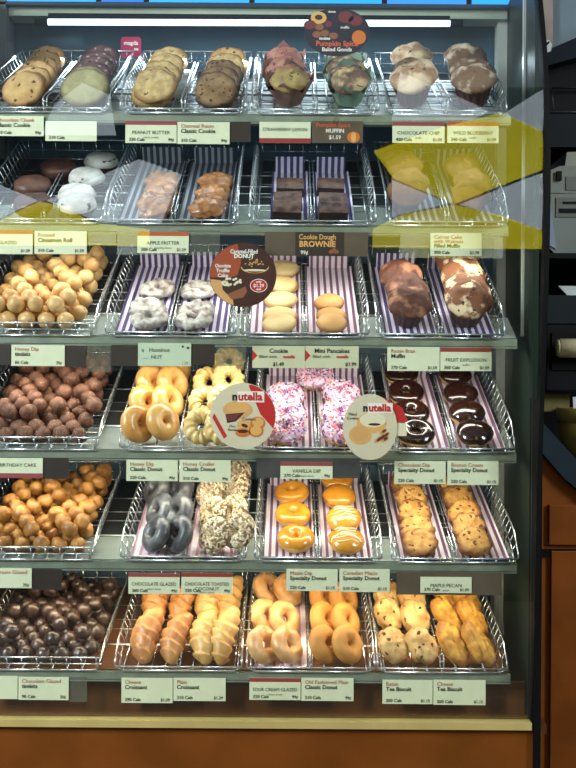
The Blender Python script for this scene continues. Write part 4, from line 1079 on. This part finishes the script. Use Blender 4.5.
for x, z in [(.030, -.010), (.036, -.018), (.026, -.024), (.018, -.030), (.034, -.028)]: p.ell(x, z, .010, .005, PT, .0007, a=35); p.ell(x + .002, z + .001, .006, .003, PROSE, .0008, a=35)
p.text('Filled', -.040, .026, .009, PC, 'CENTER', .0001, lift=.001); p.text('Cookie', -.040, .017, .009, PC, 'CENTER', .0001, lift=.001)
logo(p, .016, .036, .0235); p.build('printed_picture', o)
m = MB(); m.add([(x, y, z) for y in (.0032, .0048) for x, z in [(.018, b * .88), (.030, b * .90), (.074, .044), (.087, .012), (.058, .010), (.052, .030)]], [tuple(range(6)), tuple(range(11, 5, -1))] + [(i, 6 + i, 6 + (i + 1) % 6, (i + 1) % 6) for i in range(6)])
f_ = m.build('red_flag', PR, o); f_['label'] = 'red flag'
m = MB(); m.box((.054, .0032, -.020), (.084, .0046, .0095)); m.build('cream_flap', PCREAM, o)

# small magenta card at the back of the top shelf
c = at(131, 47, .36); m = MB(); w, h = .027, .027
pts = [(-w, -h), (w, -h), (w, h * .8), (w * .8, h), (-w * .8, h), (-w, h * .8)]
m.add([(x, y, z) for y in (0, .003) for x, z in pts], [tuple(range(6)), tuple(range(11, 5, -1))] + [(i, 6 + i, 6 + (i + 1) % 6, (i + 1) % 6) for i in range(6)])
o = m.build('small_card', mat('magenta_card', (176, 40, 92), (164, 34, 84), 12, rough=.5)); o.location = c; tag(o, 'small magenta card with white writing standing behind the cookies', 'card')
p = Print(); p.text('magda', .0, .006, .015, PW, 'CENTER', .0004, .046); p.text('ne', .014, -.009, .012, PW, 'CENTER', .0004); p.build('lettering', o)
zl = ZF[0] + .355 * math.tan(TILT[0]) + .020 - c.z
m = MB(); m.box((-.003, .0032, zl), (.003, .0060, .0)); m.box((-.010, -.001, zl - .003), (.010, .008, zl)); m.build('stand', M_ACRYL, o)

# ------------------------------------------------------------ glowing yellow and white fascia added behind the camera, shaped for the glass reflection
ban = thing('reflection_standin', 'unseen yellow and white glowing fascia on the far wall, mirrored in the upper glass', 'reflection panel', (0, -3.3, 0))
def standin(name, pts, m, y):
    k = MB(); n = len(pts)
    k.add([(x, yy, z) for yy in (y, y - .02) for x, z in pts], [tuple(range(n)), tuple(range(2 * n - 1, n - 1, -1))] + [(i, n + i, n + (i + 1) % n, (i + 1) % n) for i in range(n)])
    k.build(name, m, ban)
standin('yellow_panel', [(0.451, 3.07), (0.836, 3.528), (1.186, 3.857), (1.384, 3.447), (1.34, 2.767), (0.864, 2.256), (0.549, 2.627)], mat('standin_yellow', (255, 236, 6), emit=1.7), 0.000)
standin('yellow_panel', [(0.439, 1.941), (0.586, 2.113), (0.864, 2.256), (1.109, 2.113), (1.324, 1.929), (1.326, 1.725), (0.44, 1.725)], mat('standin_yellow', (255, 236, 6), emit=1.7), 0.000)
standin('yellow_panel', [(-1.538, 1.989), (-1.309, 2.256), (-1.183, 2.19), (-1.025, 1.989), (-0.732, 1.918), (-0.734, 1.725), (-1.541, 1.725)], mat('standin_yellow', (255, 236, 6), emit=1.7), 0.000)
standin('white_panel', [(-1.546, 2.508), (-1.32, 2.27), (-1.538, 2.014)], mat('standin_white', (226, 238, 246), emit=1.6), 0.000)
standin('white_panel', [(-1.273, 2.27), (-0.799, 2.898), (-0.57, 2.657), (-0.67, 1.989), (-1.015, 2.014)], mat('standin_white', (226, 238, 246), emit=1.6), 0.000)
standin('white_panel', [(-1.348, 3.328), (-1.339, 3.975), (-1.237, 4.562), (-1.041, 4.227), (-0.946, 3.328)], mat('standin_white', (226, 238, 246), emit=1.6), 0.000)
standin('white_panel', [(0.679, 4.973), (1.126, 3.88), (1.012, 3.699), (0.566, 3.677)], mat('standin_white', (226, 238, 246), emit=1.6), 0.000)
standin('white_panel', [(1.201, 3.834), (1.494, 4.474), (1.386, 3.467)], mat('standin_white', (226, 238, 246), emit=1.6), 0.000)
standin('white_panel', [(0.543, 2.597), (0.838, 2.27), (0.539, 2.088)], mat('standin_white', (226, 238, 246), emit=1.6), 0.000)
standin('white_panel', [(0.896, 2.256), (1.338, 2.72), (1.323, 1.941)], mat('standin_white', (226, 238, 246), emit=1.6), 0.000)
# ------------------------------------------------------------ beside the case: cabinet, counter, machines
def bx(name, px0, px1, py0, py1, Y, depth, m, parent=None, bev=0.0):
    a, b = at(px0, py1, Y), at(px1, py0, Y)
    k = MB(); k.box((a.x, Y, a.z), (b.x, Y + depth, b.z)); o = k.build(name, m, parent)
    if bev:
        mo = o.modifiers.new('bevel', 'BEVEL'); mo.width = bev; mo.segments = 2
    return o
W2 = mat('cabinet_veneer', (132, 70, 22), (112, 58, 12), 7, rough=.5, detail=6, spec=.2)
cab = thing('side_cabinet', 'orange wood cabinet with two doors beside the display case', 'cabinet')
k = MB(); ps = [at(x, y, .10) for x, y in ((539, 450), (565, 481), (588, 500), (760, 500))]; ps += [Vector((ps[3].x, .1, 0)), Vector((ps[0].x, .1, 0))]; a, b = ps[0], ps[3]
k.add([(q_.x, y, q_.z) for y in (.10, .36) for q_ in ps], [tuple(range(6)), tuple(range(11, 5, -1))] + [(i, 6 + i, 6 + (i + 1) % 6, (i + 1) % 6) for i in range(6)]); k.build('carcass', W2, cab)
for (y0, y1) in ((506, 545), (552, 900)):
    o = bx('door', 549, 700, y0, min(y1, 960), .088, .012, W2, cab, .002)
    if y1 > 800: pass
k = MB(); k.box((a.x, .092, at(0, 552, .1).z), (b.x, .10, at(0, 545, .1).z)); k.build('gap_strip', M_BLACK, cab)
o = thing('counter_slab', 'dark blue grey counter with sloping end above the wood cabinet', 'counter')
m = MB(); Y0, Y1 = .075, .36
pts = [at(x, y, Y0) for x, y in ((538, 417), (557, 438), (578, 461), (720, 463), (720, 498), (588, 498), (565, 479), (538, 448))]
n = len(pts); vs = [(q_.x, y, q_.z) for y in (Y0, Y1) for q_ in pts]
m.add(vs, [tuple(range(n)), tuple(range(2 * n - 1, n - 1, -1))] + [(i, n + i, n + (i + 1) % n, (i + 1) % n) for i in range(n)]); m.build('slab', mat('slate_counter', (42, 54, 66), (36, 47, 58), 9, spec=.1, rough=.4), o)
# bin on the counter
tb_ = thing('paper_bin', 'brown round bin with white slip in it, standing on the counter', 'bin')
c = at(593, 452, .24); tb_.location = (c.x, .24, at(578, 461, .075).z)
zt = at(590, 408, .24).z - tb_.location.z; BR = mat('bin_brown', (136, 116, 54), (122, 104, 46), 8, rough=.5)
b_ = link('body', m_lathe('body', BR, [(0, 0), (.080, 0), (.088, zt * .72), (.083, zt * .72), (.077, .004), (0, .004)], 32), tb_)
link('rim_band', m_lathe('rim_band', mat('bin_band', (150, 130, 70), (136, 116, 60), 8, rough=.45), [(.0865, zt * .72), (.091, zt * .74), (.092, zt), (.088, zt), (.0865, zt * .74)], 32), tb_)
m = MB(); m.add([(x, y, z) for y in (-.02, -.018) for x, z in [(-.055, zt * .8), (-.005, zt * .8), (-.012, zt + .03), (-.058, zt + .028)]], [(0, 1, 2, 3), (7, 6, 5, 4), (0, 4, 5, 1), (1, 5, 6, 2), (2, 6, 7, 3), (3, 7, 4, 0)])
o = m.build('paper_slip', PAPERW); o.location = tb_.location; tag(o, 'white paper slip sticking out of the brown bin', 'paper')
o = bx('storage_box', 539, 570, 393, 412, .30, .25, mat('olive_box', (140, 130, 84), (126, 116, 72), 9, rough=.6), None, .003); tag(o, 'olive brown box on the counter behind the bin', 'box')
o.location.z -= 0.0
# black paper dispenser
o = thing('paper_dispenser', 'black dispenser with a cream paper roll in its opening', 'dispenser')
body = bx('body', 545, 640, 325, 392, .24, .22, M_DARK, o, .006)
bx('opening', 552, 640, 333, 370, .234, .008, M_BLACK, body)
a = at(557, 348, .20); rr = abs(at(0, 338, .2).z - at(0, 357, .2).z) / 2
m = MB(); m.tube([a, a + Vector((.006, 0, 0))], rr * .86, 16); m.tube([a + Vector((.006, 0, 0)), a + Vector((.19, 0, 0))], rr, 20); m.build('paper_roll', mat('cream_paper', (232, 222, 186), (224, 212, 176), 12, rough=.7), o)
# shelf with printer and scale
o = bx('wall_shelf', 541, 700, 296, 324, .30, .3, mat('slate_shelf', (30, 37, 44), (25, 32, 39), 9, spec=.1, rough=.45), None, .003); tag(o, 'dark grey shelf above the black dispenser', 'shelf')
m = MB(); a, b = at(567, 298, .32), at(600, 290, .32); m.add([(a.x, .305, a.z + .001), (b.x, .305, a.z + .001), (b.x, .36, b.z + .012), (a.x - .012, .36, b.z + .012)] + [(a.x, .305, a.z + .003), (b.x, .305, a.z + .003), (b.x, .36, b.z + .014), (a.x - .012, .36, b.z + .014)], [(3, 2, 1, 0), (4, 5, 6, 7), (0, 1, 5, 4), (1, 2, 6, 5), (2, 3, 7, 6), (3, 0, 4, 7)])
tag(m.build('receipt', PAPERW), 'white paper lying on the dark grey shelf', 'paper')
pr = thing('receipt_printer', 'grey white printer box with a dark label plate beside the case', 'printer')
GW = mat('printer_plastic', (108, 116, 116), (98, 106, 106), 8, rough=.5)
m = MB(); Y = .34
def prism(m, pxs, Y, d, mi=0):
    ps = [at(x, y, Y) for x, y in pxs]; n = len(ps)
    m.add([(q_.x, y, q_.z) for y in (Y, Y + d) for q_ in ps], [tuple(range(n)), tuple(range(2 * n - 1, n - 1, -1))] + [(i, n + i, n + (i + 1) % n, (i + 1) % n) for i in range(n)], mi)
prism(m, [(545, 194), (640, 192), (640, 253), (554, 253), (545, 243)], Y, .3); m.build('body', GW, pr)
m = MB(); prism(m, [(541, 174), (560, 166), (640, 166), (640, 193), (541, 193)], Y, .28); m.build('lid', mat('printer_lid', (112, 116, 112), (100, 106, 102), 10, rough=.5), pr)
m = MB(); prism(m, [(567, 152), (640, 150), (640, 166), (565, 166)], Y + .05, .2); m.build('paper_cover', mat('printer_cover', (128, 130, 122), (120, 122, 114), 10, rough=.5), pr)
m = MB(); prism(m, [(546, 200), (550, 200), (556, 249), (549, 245)], Y - .004, .004); m.build('side_edge', mat('blue_grey_edge', (120, 136, 164), (112, 128, 156), 8, rough=.4), pr)
o = bx('label_plate', 556, 640, 198, 217, Y - .003, .003, mat('plate_grey', (88, 92, 92), (80, 84, 84), 8, rough=.4), pr)
bx('label_stripe', 559, 640, 209, 213, Y - .0045, .0016, M_DARK, pr); bx('label_stripe', 563, 640, 202, 204, Y - .0045, .0016, M_DARK, pr)
bx('display', 566, 640, 177, 190, Y - .003, .003, mat('plate_grey', (0, 0, 0)), pr); bx('knob', 557, 562, 171, 180, Y - .010, .010, M_BLACK, pr); bx('socket', 541, 546, 178, 186, Y - .01, .012, M_BLACK, pr)
ps = bx('wall_shelf', 541, 700, 254, 258, .32, .32, M_DARK); tag(ps, 'thin black shelf under the grey white printer', 'shelf')
# big black machine with slanted hood
mc = thing('coffee_machine', 'large black machine with slanted hood and framed opening beside the case', 'machine')
m = MB(); prism(m, [(538, 54), (640, 10), (640, 40), (538, 68)], .36, .28); m.build('hood', mat('hood_navy', (16, 25, 38), (13, 21, 33), 9, spec=.1, rough=.4), mc)
m = MB(); prism(m, [(538, 68), (640, 40), (640, 112), (538, 112)], .42, .22); m.build('body', mat('machine_black', (8, 10, 20), (6, 8, 16), 9, spec=.1, rough=.5), mc)
m = MB(); prism(m, [(538, 112), (640, 112), (640, 147), (538, 147)], .38, .26); m.build('lower_panel', mat('machine_slate', (20, 26, 34), (16, 22, 29), 9, spec=.1, rough=.5), mc)
a, b, c_ = at(552, 110, .40), at(552, 88, .40), at(640, 87, .40)
m = MB(); m.tube([a + Vector((.004, 0, 0)), b, c_], .003, 8); m.tube([at(548, 112, .375), at(640, 112, .375)], .002, 6); m.build('opening_frame', M_STEEL, mc)
m = MB(); a, b = at(530, 470, .66), at(700, 60, .66); m.box((a.x, .66, a.z), (b.x, .67, b.z)); o = m.build('trim_2', mat('dark_backboard', (10, 12, 16), (8, 10, 13), 6, rough=.7, spec=.1)); tag(o, kind='structure')
# wall strip, slanted panel and bracket at the top corner
m = MB(); prism(m, [(520, -30), (553, -30), (553, 50), (520, 50)], .70, .02); o = m.build('tiled_pillar', mat('pillar_tile', (118, 104, 98), (104, 92, 88), 14, rough=.6)); tag(o, 'dull brown tiled strip of wall above the black machine', 'pillar', kind='structure')
m = MB(); prism(m, [(553, -30), (640, -30), (640, 60), (553, 60)], .72, .02); o = m.build('trim_1', mat('panel_grey', (78, 96, 108), (70, 88, 100), 6, rough=.5)); tag(o, kind='structure')
m = MB(); prism(m, [(537, 40), (549, 40), (552, 44), (551, 51), (537, 56)], .35, .03); o = m.build('wall_bracket', mat('bracket_white', (186, 192, 196), (176, 182, 186), 9, rough=.5)); tag(o, 'small white bracket above the slanted black hood', 'bracket')
m = MB(); m.tube([at(541, 50, .345), at(549, 42, .345)], .003, 6); m.build('strut', M_DARK, o)
